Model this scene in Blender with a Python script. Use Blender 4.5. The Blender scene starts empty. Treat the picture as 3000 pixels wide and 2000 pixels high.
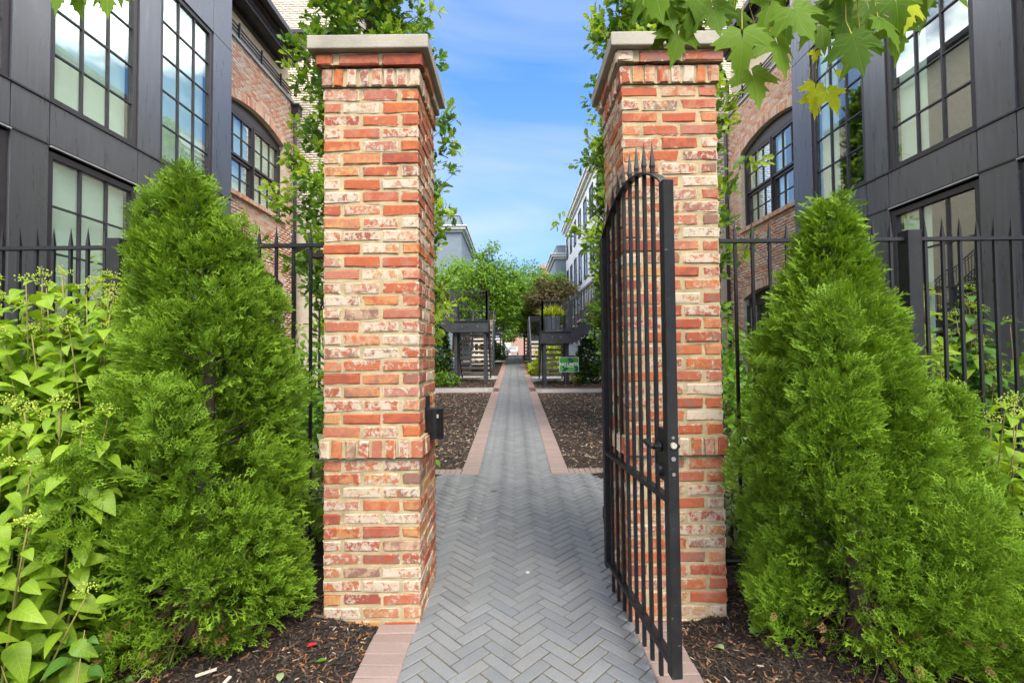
import bpy, math, random
import numpy as np
from mathutils import Vector, Matrix
random.seed(7)
RNG = np.random.default_rng(7)
S = bpy.context.scene
COL = S.collection
R = math.radians
U = random.uniform

# ------------------------------------------------------------------ camera, sky, sun, exposure
cd = bpy.data.cameras.new('camera')
cam = bpy.data.objects.new('camera', cd); COL.objects.link(cam)
cd.sensor_width = 36.0; cd.lens = 16.8; cd.clip_start = 0.05; cd.clip_end = 2000
cam.location = (0, 0, 1.38)
cam.rotation_euler = (R(91.6), R(0.55), R(0.2))
S.camera = cam

SUN_EL, SUN_AZ = 52.0, 160.0           # azimuth clockwise from +Y: behind the camera, to the right
sdir = Vector((math.sin(R(SUN_AZ)) * math.cos(R(SUN_EL)), math.cos(R(SUN_AZ)) * math.cos(R(SUN_EL)), math.sin(R(SUN_EL))))
W = bpy.data.worlds.new('World'); S.world = W; W.use_nodes = True
nt = W.node_tree; nt.nodes.clear()
def wn(t): return nt.nodes.new(t)
out = wn('ShaderNodeOutputWorld'); bg = wn('ShaderNodeBackground'); bg.inputs['Strength'].default_value = 0.15
sky = wn('ShaderNodeTexSky'); sky.sky_type = 'NISHITA'; sky.sun_disc = False
sky.sun_elevation = R(SUN_EL); sky.sun_rotation = R(SUN_AZ); sky.ozone_density = 6.0; sky.dust_density = 0.0; sky.air_density = 1.0; sky.altitude = 5000
hsv = wn('ShaderNodeHueSaturation'); hsv.inputs['Saturation'].default_value = 1.12; hsv.inputs['Value'].default_value = 1.0
tc = wn('ShaderNodeTexCoord')
# thin high cirrus
mp = wn('ShaderNodeMapping'); mp.inputs['Scale'].default_value = (1.1, 1.6, 4.0); mp.inputs['Rotation'].default_value = (0, R(14), R(-10)); mp.inputs['Location'].default_value = (0.3, 0.1, 0.25)
n1 = wn('ShaderNodeTexNoise'); n1.inputs['Scale'].default_value = 1.3; n1.inputs['Detail'].default_value = 5; n1.inputs['Distortion'].default_value = 0.6
r1 = wn('ShaderNodeMapRange'); r1.inputs['From Min'].default_value = 0.36; r1.inputs['From Max'].default_value = 0.70; r1.inputs['To Max'].default_value = 0.55
# fair weather cumulus, kept out of view and brightened as courtyard fill light
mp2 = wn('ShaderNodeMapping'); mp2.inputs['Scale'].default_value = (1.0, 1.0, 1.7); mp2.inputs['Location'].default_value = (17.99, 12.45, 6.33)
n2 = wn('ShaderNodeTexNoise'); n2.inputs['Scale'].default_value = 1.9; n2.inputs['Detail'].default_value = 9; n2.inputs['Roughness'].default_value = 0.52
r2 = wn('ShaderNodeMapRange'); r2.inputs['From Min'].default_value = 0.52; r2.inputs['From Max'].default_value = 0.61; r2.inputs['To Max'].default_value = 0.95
m1 = wn('ShaderNodeMix'); m1.data_type = 'RGBA'; m2 = wn('ShaderNodeMix'); m2.data_type = 'RGBA'
CLOUD_FILL = (18.5, 18.0, 17.2, 1)
m1.inputs[7].default_value = (2.3, 2.35, 2.4, 1); m2.inputs[7].default_value = CLOUD_FILL
L = nt.links.new
L(sky.outputs[0], hsv.inputs['Color'])
L(tc.outputs['Generated'], mp.inputs[0]); L(mp.outputs[0], n1.inputs['Vector']); L(n1.outputs[0], r1.inputs[0])
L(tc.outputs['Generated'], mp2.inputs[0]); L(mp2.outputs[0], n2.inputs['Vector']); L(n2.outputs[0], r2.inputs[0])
bw = wn('ShaderNodeRGBToBW'); L(hsv.outputs[0], bw.inputs[0])
ma = wn('ShaderNodeMath'); ma.operation = 'MULTIPLY_ADD'; ma.inputs[1].default_value = 0.44; ma.inputs[2].default_value = 0.46; L(bw.outputs[0], ma.inputs[0])
dv = wn('ShaderNodeMix'); dv.data_type = 'RGBA'; dv.blend_type = 'DIVIDE'; dv.inputs[0].default_value = 1.0; L(hsv.outputs[0], dv.inputs[6]); L(ma.outputs[0], dv.inputs[7])
sz = wn('ShaderNodeSeparateXYZ'); L(tc.outputs['Generated'], sz.inputs[0]); hz = wn('ShaderNodeMapRange'); L(sz.outputs[2], hz.inputs[0])
hz.inputs['From Min'].default_value = 0.0; hz.inputs['From Max'].default_value = 0.55; hz.inputs['To Min'].default_value = 0.34; hz.inputs['To Max'].default_value = 0.0
mh = wn('ShaderNodeMix'); mh.data_type = 'RGBA'; mh.inputs[7].default_value = (2.3, 2.4, 2.45, 1); L(hz.outputs[0], mh.inputs[0]); L(dv.outputs[2], mh.inputs[6])
L(mh.outputs[2], m1.inputs[6]); L(r1.outputs[0], m1.inputs[0])
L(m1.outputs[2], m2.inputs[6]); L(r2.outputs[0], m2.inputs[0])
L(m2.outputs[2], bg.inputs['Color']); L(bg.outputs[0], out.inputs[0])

sl = bpy.data.lights.new('sun', 'SUN'); sl.energy = 1.75; sl.angle = R(30); sl.color = (1.0, 0.92, 0.79)
so = bpy.data.objects.new('sun', sl); COL.objects.link(so)
so.rotation_euler = (-sdir).to_track_quat('-Z', 'Y').to_euler()
so.location = sdir * 60
S.view_settings.view_transform = 'Standard'; S.view_settings.look = 'None'
S.view_settings.exposure = 1.62; S.view_settings.gamma = 1.0; S.view_settings.use_curve_mapping = False
S.cycles.max_bounces = 8; S.cycles.transparent_max_bounces = 12; S.cycles.diffuse_bounces = 4
S.cycles.use_denoising = True

# ------------------------------------------------------------------ helpers
SL = 0.043
def G(y): return SL * (min(max(y, 0.0), 34.0) - 2.5)
SLA = math.atan(SL)

def props(o, label=None, cat=None, kind=None, group=None):
    if label: o['label'] = label
    if cat: o['category'] = cat
    if kind: o['kind'] = kind
    if group: o['group'] = group
    return o
def link(name, data, parent=None, loc=None, **k):
    o = bpy.data.objects.new(name, data); COL.objects.link(o)
    if parent is not None: o.parent = parent
    if loc is not None: o.location = loc
    return props(o, **k)
def thing(name, label, cat, loc=(0, 0, 0), rz=0.0, group=None):
    o = link(name, None, None, loc, label=label, cat=cat, group=group)
    o.rotation_euler = (0, 0, rz); o.empty_display_size = 0.1
    return o

class MB:
    def __init__(s): s.v = []; s.f = []
    def add(s, vs, fs):
        b = len(s.v); s.v += [tuple(v) for v in vs]; s.f += [tuple(i + b for i in f) for f in fs]; return s
    def box(s, x0, x1, y0, y1, z0, z1):
        return s.add([(x0,y0,z0),(x1,y0,z0),(x1,y1,z0),(x0,y1,z0),(x0,y0,z1),(x1,y0,z1),(x1,y1,z1),(x0,y1,z1)],
                     [(0,3,2,1),(4,5,6,7),(0,1,5,4),(1,2,6,5),(2,3,7,6),(3,0,4,7)])
    def bar(s, p, q, w, h=None, up=(0,0,1)):
        p = Vector(p); q = Vector(q); d = (q - p).normalized(); h = h or w
        up = Vector(up)
        if abs(d.dot(up)) > 0.99: up = Vector((0,1,0))
        a = d.cross(up).normalized() * (w/2); b = a.cross(d).normalized() * (h/2)
        vs = [c + i*a + j*b for c in (p, q) for i, j in ((-1,-1),(1,-1),(1,1),(-1,1))]
        return s.add(vs, [(3,2,1,0),(4,5,6,7),(0,1,5,4),(1,2,6,5),(2,3,7,6),(3,0,4,7)])
    def tube(s, pts, rad, n=8, cap=True):
        pts = [Vector(p) for p in pts]
        if not hasattr(rad, '__len__'): rad = [rad]*len(pts)
        rings = []; b0 = len(s.v); vs = []; a = None
        for i, p in enumerate(pts):
            d = (pts[min(i+1, len(pts)-1)] - pts[max(i-1, 0)]).normalized()
            if a is None:
                a = d.cross(Vector((0,0,1)))
                if a.length < 1e-3: a = d.cross(Vector((1,0,0)))
            a = (a - d*a.dot(d)).normalized(); b = d.cross(a)
            for k in range(n):
                t = 2*math.pi*k/n; vs.append(p + (a*math.cos(t) + b*math.sin(t))*rad[i])
        fs = []
        for i in range(len(pts)-1):
            for k in range(n):
                k2 = (k+1) % n; fs.append((i*n+k, i*n+k2, (i+1)*n+k2, (i+1)*n+k))
        if cap:
            fs.append(tuple(range(n))[::-1]); fs.append(tuple((len(pts)-1)*n+k for k in range(n)))
        return s.add(vs, fs)
    def lathe(s, prof, c=(0,0,0), n=24):
        vs = []; fs = []
        for r, z in prof:
            for k in range(n):
                t = 2*math.pi*k/n; vs.append((c[0]+r*math.cos(t), c[1]+r*math.sin(t), c[2]+z))
        for i in range(len(prof)-1):
            for k in range(n):
                k2 = (k+1) % n; fs.append((i*n+k, i*n+k2, (i+1)*n+k2, (i+1)*n+k))
        fs.append(tuple(range(n))[::-1]); fs.append(tuple((len(prof)-1)*n+k for k in range(n)))
        return s.add(vs, fs)
    def prism(s, poly, f0, f1):
        n = len(poly); vs = [f0(*p) for p in poly] + [f1(*p) for p in poly]
        return s.add(vs, [tuple(range(n))[::-1], tuple(range(n, 2*n))] + [(i, (i+1) % n, n+(i+1) % n, n+i) for i in range(n)])
    def mesh(s, name, mat, smooth=False):
        me = bpy.data.meshes.new(name); me.from_pydata(s.v, [], s.f)
        if mat: me.materials.append(mat)
        if smooth: me.polygons.foreach_set('use_smooth', [True]*len(me.polygons))
        me.update(); return me
    def build(s, name, mat, parent=None, loc=None, smooth=False, bevel=0, **k):
        o = link(name, s.mesh(name, mat, smooth), parent, loc, **k)
        if bevel:
            m = o.modifiers.new('bevel', 'BEVEL'); m.width = bevel; m.segments = 2; m.limit_method = 'ANGLE'
        return o

def npmesh(name, V, F, mat, tint=None, lp=None, smooth=False):
    """V (n,3); F (m,3) or (m,4)"""
    me = bpy.data.meshes.new(name); V = np.asarray(V, np.float32); F = np.asarray(F, np.int32)
    k = F.shape[1]; me.vertices.add(len(V)); me.vertices.foreach_set('co', V.ravel())
    me.loops.add(F.size); me.loops.foreach_set('vertex_index', F.ravel())
    me.polygons.add(len(F)); me.polygons.foreach_set('loop_start', np.arange(0, F.size, k, dtype=np.int32))
    me.polygons.foreach_set('loop_total', np.full(len(F), k, np.int32))
    if smooth: me.polygons.foreach_set('use_smooth', np.ones(len(F), bool))
    if tint is not None:
        a = me.attributes.new('tint', 'FLOAT_COLOR', 'POINT'); a.data.foreach_set('color', np.asarray(tint, np.float32).ravel())
    if lp is not None:
        a = me.attributes.new('lp', 'FLOAT_VECTOR', 'POINT'); a.data.foreach_set('vector', np.asarray(lp, np.float32).ravel())
    me.materials.append(mat); me.update(); me.validate(); return me

def nrm(a): return a / np.maximum(np.linalg.norm(a, axis=-1, keepdims=True), 1e-9)
def scatter(name, mat, T, pos, Y, Z, sc, rnd, smooth=False):
    """T = (V, F, tip): copies of a leaf whose length runs along Y and whose face looks along Z"""
    V, F, tip = T; n = len(pos); Y = nrm(Y); X = nrm(np.cross(Y, Z)); Z = np.cross(X, Y)
    sc = np.asarray(sc).reshape(-1, 1, 1)
    P = pos[:, None, :] + sc*(V[None,:,0:1]*X[:,None,:] + V[None,:,1:2]*Y[:,None,:] + V[None,:,2:3]*Z[:,None,:])
    FF = (F[None] + (np.arange(n)*len(V))[:, None, None]).reshape(-1, F.shape[1])
    t = np.ones((n, len(V), 4), np.float32); t[:, :, 0] = rnd[:, None]; t[:, :, 1] = tip[None]; t[:, :, 2] = RNG.random(n)[:, None]
    lp = np.broadcast_to(V[None], (n, len(V), 3))
    return npmesh(name, P.reshape(-1, 3), FF, mat, t.reshape(-1, 4), lp.reshape(-1, 3), smooth)

# ------------------------------------------------------------------ materials
class NT:
    def __init__(s, name):
        s.m = bpy.data.materials.new(name); s.m.use_nodes = True; s.t = s.m.node_tree; s.t.nodes.clear()
        s.out = s.n('ShaderNodeOutputMaterial')
    def n(s, t, **k):
        x = s.t.nodes.new(t)
        for a, b in k.items(): setattr(x, a, b)
        return x
    def l(s, a, b): s.t.links.new(a, b)
    def put(s, sock, v):
        if hasattr(v, 'is_output'): s.l(v, sock)
        elif isinstance(v, tuple) and len(v) == 3 and sock.type == 'RGBA': sock.default_value = (*v, 1)
        else: sock.default_value = v
    def math(s, op, a, b=0.0, c=None, clamp=False):
        x = s.n('ShaderNodeMath', operation=op, use_clamp=clamp); s.put(x.inputs[0], a); s.put(x.inputs[1], b)
        if c is not None: s.put(x.inputs[2], c)
        return x.outputs[0]
    def mix(s, f, a, b, mode='MIX'):
        x = s.n('ShaderNodeMix', data_type='RGBA', blend_type=mode); s.put(x.inputs[0], f); s.put(x.inputs[6], a); s.put(x.inputs[7], b); return x.outputs[2]
    def rng(s, v, a, b, c=0.0, d=1.0):
        x = s.n('ShaderNodeMapRange'); s.put(x.inputs[0], v); x.inputs[1].default_value = a; x.inputs[2].default_value = b
        s.put(x.inputs[3], c); s.put(x.inputs[4], d); return x.outputs[0]
    def noise(s, vec, scale, detail=4, rough=0.55, w=None, dist=0.0):
        x = s.n('ShaderNodeTexNoise', noise_dimensions='4D' if w is not None else '3D'); s.put(x.inputs['Vector'], vec)
        x.inputs['Scale'].default_value = scale; x.inputs['Detail'].default_value = detail; x.inputs['Roughness'].default_value = rough; x.inputs['Distortion'].default_value = dist
        if w is not None: s.put(x.inputs['W'], w)
        return x.outputs[0]
    def ramp(s, f, stops, const=False):
        x = s.n('ShaderNodeValToRGB'); e = x.color_ramp; e.interpolation = 'CONSTANT' if const else 'LINEAR'
        while len(e.elements) < len(stops): e.elements.new(0.5)
        for el, (p, c) in zip(e.elements, stops): el.position = p; el.color = (*c, 1)
        s.put(x.inputs[0], f); return x.outputs[0]
    def rand(s, island=False):
        return s.n('ShaderNodeNewGeometry').outputs['Random Per Island'] if island else s.n('ShaderNodeObjectInfo').outputs['Random']
    def hash(s, r, k):
        x = s.n('ShaderNodeTexWhiteNoise', noise_dimensions='1D'); s.put(x.inputs['W'], s.math('MULTIPLY', r, k)); return x.outputs[0]
    def pos(s, world=False):
        return s.n('ShaderNodeNewGeometry').outputs['Position'] if world else s.n('ShaderNodeTexCoord').outputs['Object']
    def bump(s, h, strength=0.4, dist=0.01):
        x = s.n('ShaderNodeBump'); x.inputs['Strength'].default_value = strength; x.inputs['Distance'].default_value = dist; s.put(x.inputs['Height'], h); return x.outputs[0]
    def bsdf(s, color, rough=0.6, spec=0.5, metal=0.0, normal=None):
        x = s.n('ShaderNodeBsdfPrincipled'); s.put(x.inputs['Base Color'], color); s.put(x.inputs['Roughness'], rough)
        s.put(x.inputs['Specular IOR Level'], spec); x.inputs['Metallic'].default_value = metal
        if normal is not None: s.l(normal, x.inputs['Normal'])
        return x.outputs[0]
    def done(s, sh): s.l(sh, s.out.inputs[0]); return s.m

def simple(name, c, rough=0.6, spec=0.5, metal=0.0, var=0.25, scale=8.0, bump=0.15, bscale=60.0, dirt=None, chips=None):
    t = NT(name); p = t.pos(True); a = t.noise(p, scale, 5)
    col = t.mix(t.rng(a, 0.3, 0.7), tuple(x*(1-var) for x in c), tuple(min(1, x*(1+var)) for x in c))
    if dirt: col = t.mix(t.rng(t.noise(p, scale*0.35, 6, 0.65), 0.5, 0.72, 0, 0.7), col, dirt)
    if chips: col = t.mix(t.rng(t.noise(p, 75, 5, 0.6), 0.67, 0.70, 0, 0.8), col, chips)
    return t.done(t.bsdf(col, t.rng(a, 0.2, 0.8, rough*0.85, min(1, rough*1.15)), spec, metal, t.bump(t.noise(p, bscale, 4), bump, 0.004)))

PAL = [(.44,.115,.045), (.37,.085,.045), (.42,.18,.12), (.50,.155,.05), (.30,.075,.050), (.50,.35,.22), (.42,.105,.045), (.52,.22,.10), (.40,.14,.085), (.23,.14,.105), (.46,.13,.055), (.54,.29,.11), (.40,.10,.05), (.45,.17,.10)]
def brickmat(name, island=False, white=0.0, soft=0.0, pal=PAL, wcol=(.60,.52,.39), dk=(.22,.07,.045)):
    t = NT(name); r = t.rand(island); p = t.pos(island); w = t.math('MULTIPLY', r, 61.7)
    n = len(pal); st = [(i/n, pal[i]) for i in range(n)]
    base = t.ramp(t.hash(r, 913.1), st, True); other = t.ramp(t.hash(r, 377.7), st, True)
    big = t.noise(p, 19, 5, 0.62, w); base = t.mix(t.rng(big, 0.46, 0.56, 0, 0.8), base, other)
    fine = t.noise(p, 70, 5, 0.7, w); base = t.mix(t.rng(fine, 0.35, 0.75, 0, 0.6), base, dk)
    # lime and old paint left on the faces; more of it on some bricks and along the arrises
    mask = t.noise(p, 30, 9, 0.74, t.math('ADD', w, 9.0), 0.4)
    lvl = t.math('MULTIPLY', t.math('SUBTRACT', t.hash(r, 551.3), 0.50 - white), 0.28)
    ed = t.n('ShaderNodeAttribute', attribute_name='edge').outputs['Fac']
    mm = t.math('ADD', t.math('ADD', mask, lvl), t.math('MULTIPLY', ed, 0.105))
    wm = t.rng(mm, 0.54 - soft, 0.62 + soft, 0, 0.86)
    wc = t.mix(fine, wcol, tuple(x*0.8 for x in wcol))
    col = t.mix(wm, base, wc)
    speck = t.rng(t.noise(p, 160, 3, 0.6, w), 0.66, 0.72, 0, 0.75); col = t.mix(speck, col, (.12,.09,.075))
    h = t.math('ADD', t.math('MULTIPLY', fine, 0.6), t.math('MULTIPLY', wm, 0.5))
    return t.done(t.bsdf(col, 0.88, 0.2, 0, t.bump(h, 0.55, 0.006)))

def leafmat(name, dark, light, tipc, trans=0.35, rough=0.45, veins=None, obj=False, spec=0.3):
    t = NT(name); at = t.n('ShaderNodeAttribute', attribute_name='tint'); sp = t.n('ShaderNodeSeparateColor'); t.l(at.outputs['Color'], sp.inputs[0])
    r = t.rand() if obj else sp.outputs[0]
    col = t.mix(r, dark, light); col = t.mix(t.math('MULTIPLY', sp.outputs[1], 0.85), col, tipc)
    big = t.noise(t.pos(True), 4.0, 3); col = t.mix(t.rng(big, 0.35, 0.65, 0.0, 0.22), col, tipc)
    nrmv = None
    if veins:
        lp = t.n('ShaderNodeAttribute', attribute_name='lp'); s3 = t.n('ShaderNodeSeparateXYZ'); t.l(lp.outputs['Vector'], s3.inputs[0])
        ax = t.math('ABSOLUTE', s3.outputs[0])
        if veins == 'pinnate':
            ph = t.math('SINE', t.math('MULTIPLY', t.math('SUBTRACT', s3.outputs[1], t.math('MULTIPLY', ax, 0.9)), 48.0))
            v = t.math('MAXIMUM', t.rng(ph, 0.86, 1.0, 0, 0.55), t.rng(ax, 0.012, 0.0))
        else:
            v = t.rng(ax, 0.010, 0.002)
            for dx, dy in ((0.78, 0.62), (0.98, -0.02)):
                # distance of (ax, y-0.06) from the line of a side vein
                cr = t.math('ABSOLUTE', t.math('SUBTRACT', t.math('MULTIPLY', ax, dy), t.math('MULTIPLY', t.math('SUBTRACT', s3.outputs[1], 0.05), dx)))
                v = t.math('MAXIMUM', v, t.rng(cr, 0.009, 0.002))
        col = t.mix(t.math('MULTIPLY', v, 0.5), col, tuple(min(1, c*1.5+.03) for c in tipc)); nrmv = t.bump(v, 0.35, 0.004)
    d = t.bsdf(col, rough, spec, 0, nrmv); tr = t.n('ShaderNodeBsdfTranslucent')
    tcol = t.mix(1.0, col, (1.25, 1.15, 0.55), 'MULTIPLY'); t.put(tr.inputs[0], tcol)
    mx = t.n('ShaderNodeMixShader'); mx.inputs[0].default_value = trans; t.l(d, mx.inputs[1]); t.l(tr.outputs[0], mx.inputs[2])
    return t.done(mx.outputs[0])

def glassmat(name, tint, f0=.2, rough=0.0):
    t = NT(name); lw = t.n('ShaderNodeLayerWeight'); lw.inputs['Blend'].default_value = .5
    wob = t.bump(t.noise(t.pos(True), 1.6, 2), 0.02, 0.02)
    fac = t.math('ADD', t.math('MULTIPLY', t.math('POWER', lw.outputs['Facing'], 4.0), 1-f0), f0, clamp=True)
    tr = t.n('ShaderNodeBsdfTransparent'); tr.inputs[0].default_value = (*tint, 1); gl = t.n('ShaderNodeBsdfGlossy'); gl.inputs['Roughness'].default_value = rough
    gl.inputs[0].default_value = (.93, .97, .95, 1); t.l(wob, gl.inputs['Normal'])
    mx = t.n('ShaderNodeMixShader'); t.l(fac, mx.inputs[0]); t.l(tr.outputs[0], mx.inputs[1]); t.l(gl.outputs[0], mx.inputs[2]); return t.done(mx.outputs[0])

def pavermat(name, a, b, c, island=False, bump=0.25):
    t = NT(name); r = t.rand(island); p = t.pos(True)
    col = t.mix(r, a, b); n = t.noise(p, 9, 6, 0.6); col = t.mix(t.rng(n, 0.35, 0.7, 0, 0.45), col, c)
    f = t.noise(p, 140, 4, 0.7); col = t.mix(t.rng(f, 0.35, 0.7, 0.0, 0.35), col, tuple(x*0.55 for x in a))
    sp = t.noise(p, 260, 2, 0.5); col = t.mix(t.rng(sp, 0.68, 0.74, 0, 0.4), col, (.45,.45,.43))
    st = t.noise(p, 1.7, 5, 0.6); col = t.mix(t.rng(st, 0.48, 0.72, 0, 0.5), col, tuple(x*0.6 for x in b)); s4 = t.noise(p, 4.3, 6, 0.7); col = t.mix(t.rng(s4, 0.55, 0.75, 0, 0.4), col, (.24,.21,.165))
    return t.done(t.bsdf(col, t.rng(f, 0.3, 0.7, 0.62, 0.85), 0.3, 0, t.bump(f, bump, 0.003)))

M = {}
WPAL = [(.64,.30,.17), (.56,.22,.14), (.62,.38,.28), (.68,.34,.17), (.48,.20,.14), (.70,.58,.44), (.60,.26,.14), (.68,.40,.25), (.60,.34,.25), (.46,.34,.28)]
M['brick'] = brickmat('brick'); M['brick_i'] = brickmat('brick_joined', True)
M['wallbrick'] = brickmat('wall_brick', False, 0.04, 0.05, WPAL, dk=(.48,.25,.17), wcol=(.70,.62,.50)); M['wallbrick_i'] = brickmat('wall_brick_joined', True, 0.04, 0.05, WPAL, dk=(.48,.25,.17), wcol=(.70,.62,.50))
CREAM = [(.66,.57,.44), (.62,.53,.41), (.70,.61,.49), (.64,.56,.45), (.58,.49,.39)]
M['cream_i'] = None
M['mortar'] = simple('mortar', (.42,.33,.185), .95, .1, var=.22, scale=14, bump=.7, bscale=130, dirt=(.48,.40,.25))
M['wallmortar'] = simple('wall_mortar', (.58,.48,.35), .95, .1, var=.2, bump=.5, bscale=90)
M['creammortar'] = simple('cream_mortar', (.60,.52,.41), .95, .1, var=.1)
M['stone'] = simple('cap_stone', (.36,.33,.26), .85, .2, var=.12, scale=5, bump=.4, bscale=120, dirt=(.22,.20,.15))
M['paver'] = pavermat('slate_paver', (.150,.163,.172), (.205,.212,.214), (.20,.19,.17)); M['paver_i'] = pavermat('slate_paver_joined', (.150,.163,.172), (.205,.212,.214), (.20,.19,.17), True)
M['kerb'] = pavermat('kerb_brick', (.245,.180,.155), (.30,.225,.195), (.25,.19,.17)); M['kerb_i'] = pavermat('kerb_brick_joined', (.30,.19,.155), (.36,.245,.205), (.28,.20,.175), True)
M['cream_i'] = pavermat('cream_brick', (.66,.57,.44), (.74,.66,.53), (.62,.53,.42), True, .15)
M['sand'] = simple('joint_sand', (.095,.082,.056), .95, .1, var=.35, scale=20, bump=.5, bscale=200)
M['iron'] = simple('black_iron', (.010,.010,.011), .45, .4, var=.3, scale=20, bump=.12, bscale=140, chips=(.12,.10,.085))
M['iron_worn'] = simple('black_iron_worn', (.013,.013,.013), .5, .35, var=.4, scale=14, bump=.2, bscale=120, chips=(.16,.13,.10))
M['panel'] = None
t = NT('charcoal_panel'); p = t.pos(True); st = t.n('ShaderNodeMapping'); t.l(p, st.inputs[0]); st.inputs['Scale'].default_value = (1, 3.5, .35)
ns = t.noise(st.outputs[0], 5, 5, .6); col = t.mix(t.rng(ns, .4, .75), (.115,.119,.127), (.160,.165,.174)); col = t.mix(t.math('MULTIPLY', t.rand(), .5), col, (.135,.139,.147))
fx = t.rng(t.noise(p, 24, 6, .7), .68, .76, 0, .35); col = t.mix(fx, col, (.16,.16,.16))
M['panel'] = t.done(t.bsdf(col, t.rng(ns, .3, .7, .25, .40), .6, .5, t.bump(t.noise(p, 2.2, 2), .05, .03)))
M['frame'] = simple('window_frame', (.040,.034,.036), .45, .45, var=.2)
M['drip'] = simple('drip_cap', (.42,.42,.42), .4, .5, var=.2)
M['glass'] = glassmat('pane_glass', (.91,.985,.94), .15)
M['shade'] = simple('roller_shade', (.88,.90,.84), .8, .2, var=.06, scale=2)
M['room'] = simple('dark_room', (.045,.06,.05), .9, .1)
M['stucco'] = simple('cream_stucco', (.68,.58,.43), .9, .15, var=.08, scale=4, bump=.3)
M['eave'] = simple('dark_eave', (.026,.022,.022), .4, .5, var=.2)
M['coping'] = simple('coping', (.30,.31,.33), .5, .4, var=.15)
M['whitebrick'] = None
def bandbrick(name, a, b, mortar):
    t = NT(name); p = t.pos(True); bt = t.n('ShaderNodeTexBrick'); mp = t.n('ShaderNodeMapping'); mp.inputs['Rotation'].default_value = (R(90), 0, 0)
    cx = t.n('ShaderNodeSeparateXYZ'); t.l(p, cx.inputs[0]); cb = t.n('ShaderNodeCombineXYZ'); t.l(t.math('ADD', cx.outputs[0], cx.outputs[1]), cb.inputs[0]); t.l(cx.outputs[2], cb.inputs[1])
    t.l(cb.outputs[0], bt.inputs['Vector']); bt.inputs['Scale'].default_value = 5; bt.inputs['Color1'].default_value = (*a,1); bt.inputs['Color2'].default_value = (*b,1); bt.inputs['Mortar'].default_value = (*mortar,1)
    bt.inputs['Mortar Size'].default_value = .03; bt.inputs['Row Height'].default_value = .34; bt.inputs['Brick Width'].default_value = 1.0
    c = t.mix(t.rng(t.noise(p, 1.2, 5), .4, .7, 0, .3), bt.outputs[0], tuple(x*.75 for x in a)); return t.done(t.bsdf(c, .8, .3, 0, t.bump(bt.outputs[1], -.4, .01)))
M['whitebrick'] = bandbrick('white_painted_brick', (.62,.64,.66), (.57,.59,.62), (.5,.52,.55))
M['greybrick'] = bandbrick('grey_painted_brick', (.20,.25,.29), (.18,.225,.265), (.16,.19,.22))
M['trimwhite'] = simple('white_trim', (.60,.60,.58), .6, .3, var=.1)
M['farbrick'] = bandbrick('far_red_brick', (.42,.24,.17), (.36,.19,.14), (.4,.33,.28))
M['darkglass'] = simple('far_window_glass', (.03,.04,.05), .08, .8, var=.3, scale=.6, bump=.02)
M['steel'] = simple('grey_blue_steel', (.045,.048,.058), .5, .45, var=.25, scale=5, bump=.2)
M['tread'] = simple('tread', (.64,.58,.49), .85, .2, var=.25, scale=7, bump=.4, dirt=(.44,.37,.30))
M['palepaver'] = pavermat('pale_paver', (.34,.34,.33), (.40,.395,.385), (.36,.34,.31), True)
M['mulch'] = None
t = NT('mulch'); p = t.pos(True); a = t.noise(p, 55, 8, .72, dist=.8); b = t.noise(p, 3, 4)
col = t.ramp(a, [(.30,(.012,.009,.008)), (.5,(.040,.030,.024)), (.64,(.085,.062,.046)), (.76,(.17,.12,.085))]); col = t.mix(t.rng(b, .35, .7, 0, .5), col, (.030,.024,.022))
M['mulch'] = t.done(t.bsdf(col, .92, .15, 0, t.bump(a, 1.0, .02)))
t = NT('mulch_chips'); r = t.rand(True); col = t.ramp(r, [(0,(.012,.010,.009)), (.5,(.048,.037,.029)), (.82,(.095,.068,.050)), (.90,(.20,.085,.03)), (.97,(.28,.15,.07)), (1,(.4,.32,.24))])
M['chips'] = t.done(t.bsdf(col, .85, .2))
t = NT('mulch_chips_far'); r = t.rand(True); col = t.ramp(r, [(0,(.020,.016,.014)), (.4,(.075,.055,.044)), (.75,(.15,.11,.085)), (.9,(.32,.20,.11)), (1,(.5,.44,.36))])
M['chipsfar'] = t.done(t.bsdf(col, .85, .2))
M['bark'] = simple('bark', (.11,.085,.062), .95, .1, var=.45, scale=18, bump=1.0, bscale=40)
M['drytwig'] = simple('dry_twig', (.20,.13,.085), .9, .1, var=.3)
M['greenstem'] = simple('green_stem', (.24,.22,.06), .6, .3, var=.3)
M['redstem'] = simple('petiole', (.40,.33,.06), .5, .3, var=.2)
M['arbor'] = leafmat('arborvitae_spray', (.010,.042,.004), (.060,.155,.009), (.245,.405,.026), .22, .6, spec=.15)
M['brownspray'] = leafmat('dead_spray', (.16,.075,.025), (.24,.12,.045), (.30,.17,.07), .2, .7)
M['oak'] = leafmat('oak_leaf', (.045,.115,.018), (.15,.30,.03), (.20,.36,.045), .4, .4)
M['oaknew'] = leafmat('oak_new_leaf', (.20,.34,.03), (.36,.50,.05), (.40,.52,.06), .45, .4)
M['hyd'] = leafmat('hydrangea_leaf', (.13,.27,.018), (.28,.44,.030), (.42,.55,.045), .45, .42, 'pinnate', True)
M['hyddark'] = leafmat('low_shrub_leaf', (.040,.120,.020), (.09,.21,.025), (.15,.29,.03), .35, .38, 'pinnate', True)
M['hydstuff'] = leafmat('hydrangea_leaf_mass', (.12,.26,.018), (.27,.43,.028), (.40,.54,.04), .45, .42, 'pinnate')
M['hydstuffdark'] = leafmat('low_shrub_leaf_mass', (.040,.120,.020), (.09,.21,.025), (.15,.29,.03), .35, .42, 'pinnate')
M['varieg'] = leafmat('pale_leaf', (.16,.26,.08), (.36,.45,.22), (.5,.55,.3), .3, .5)
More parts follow.
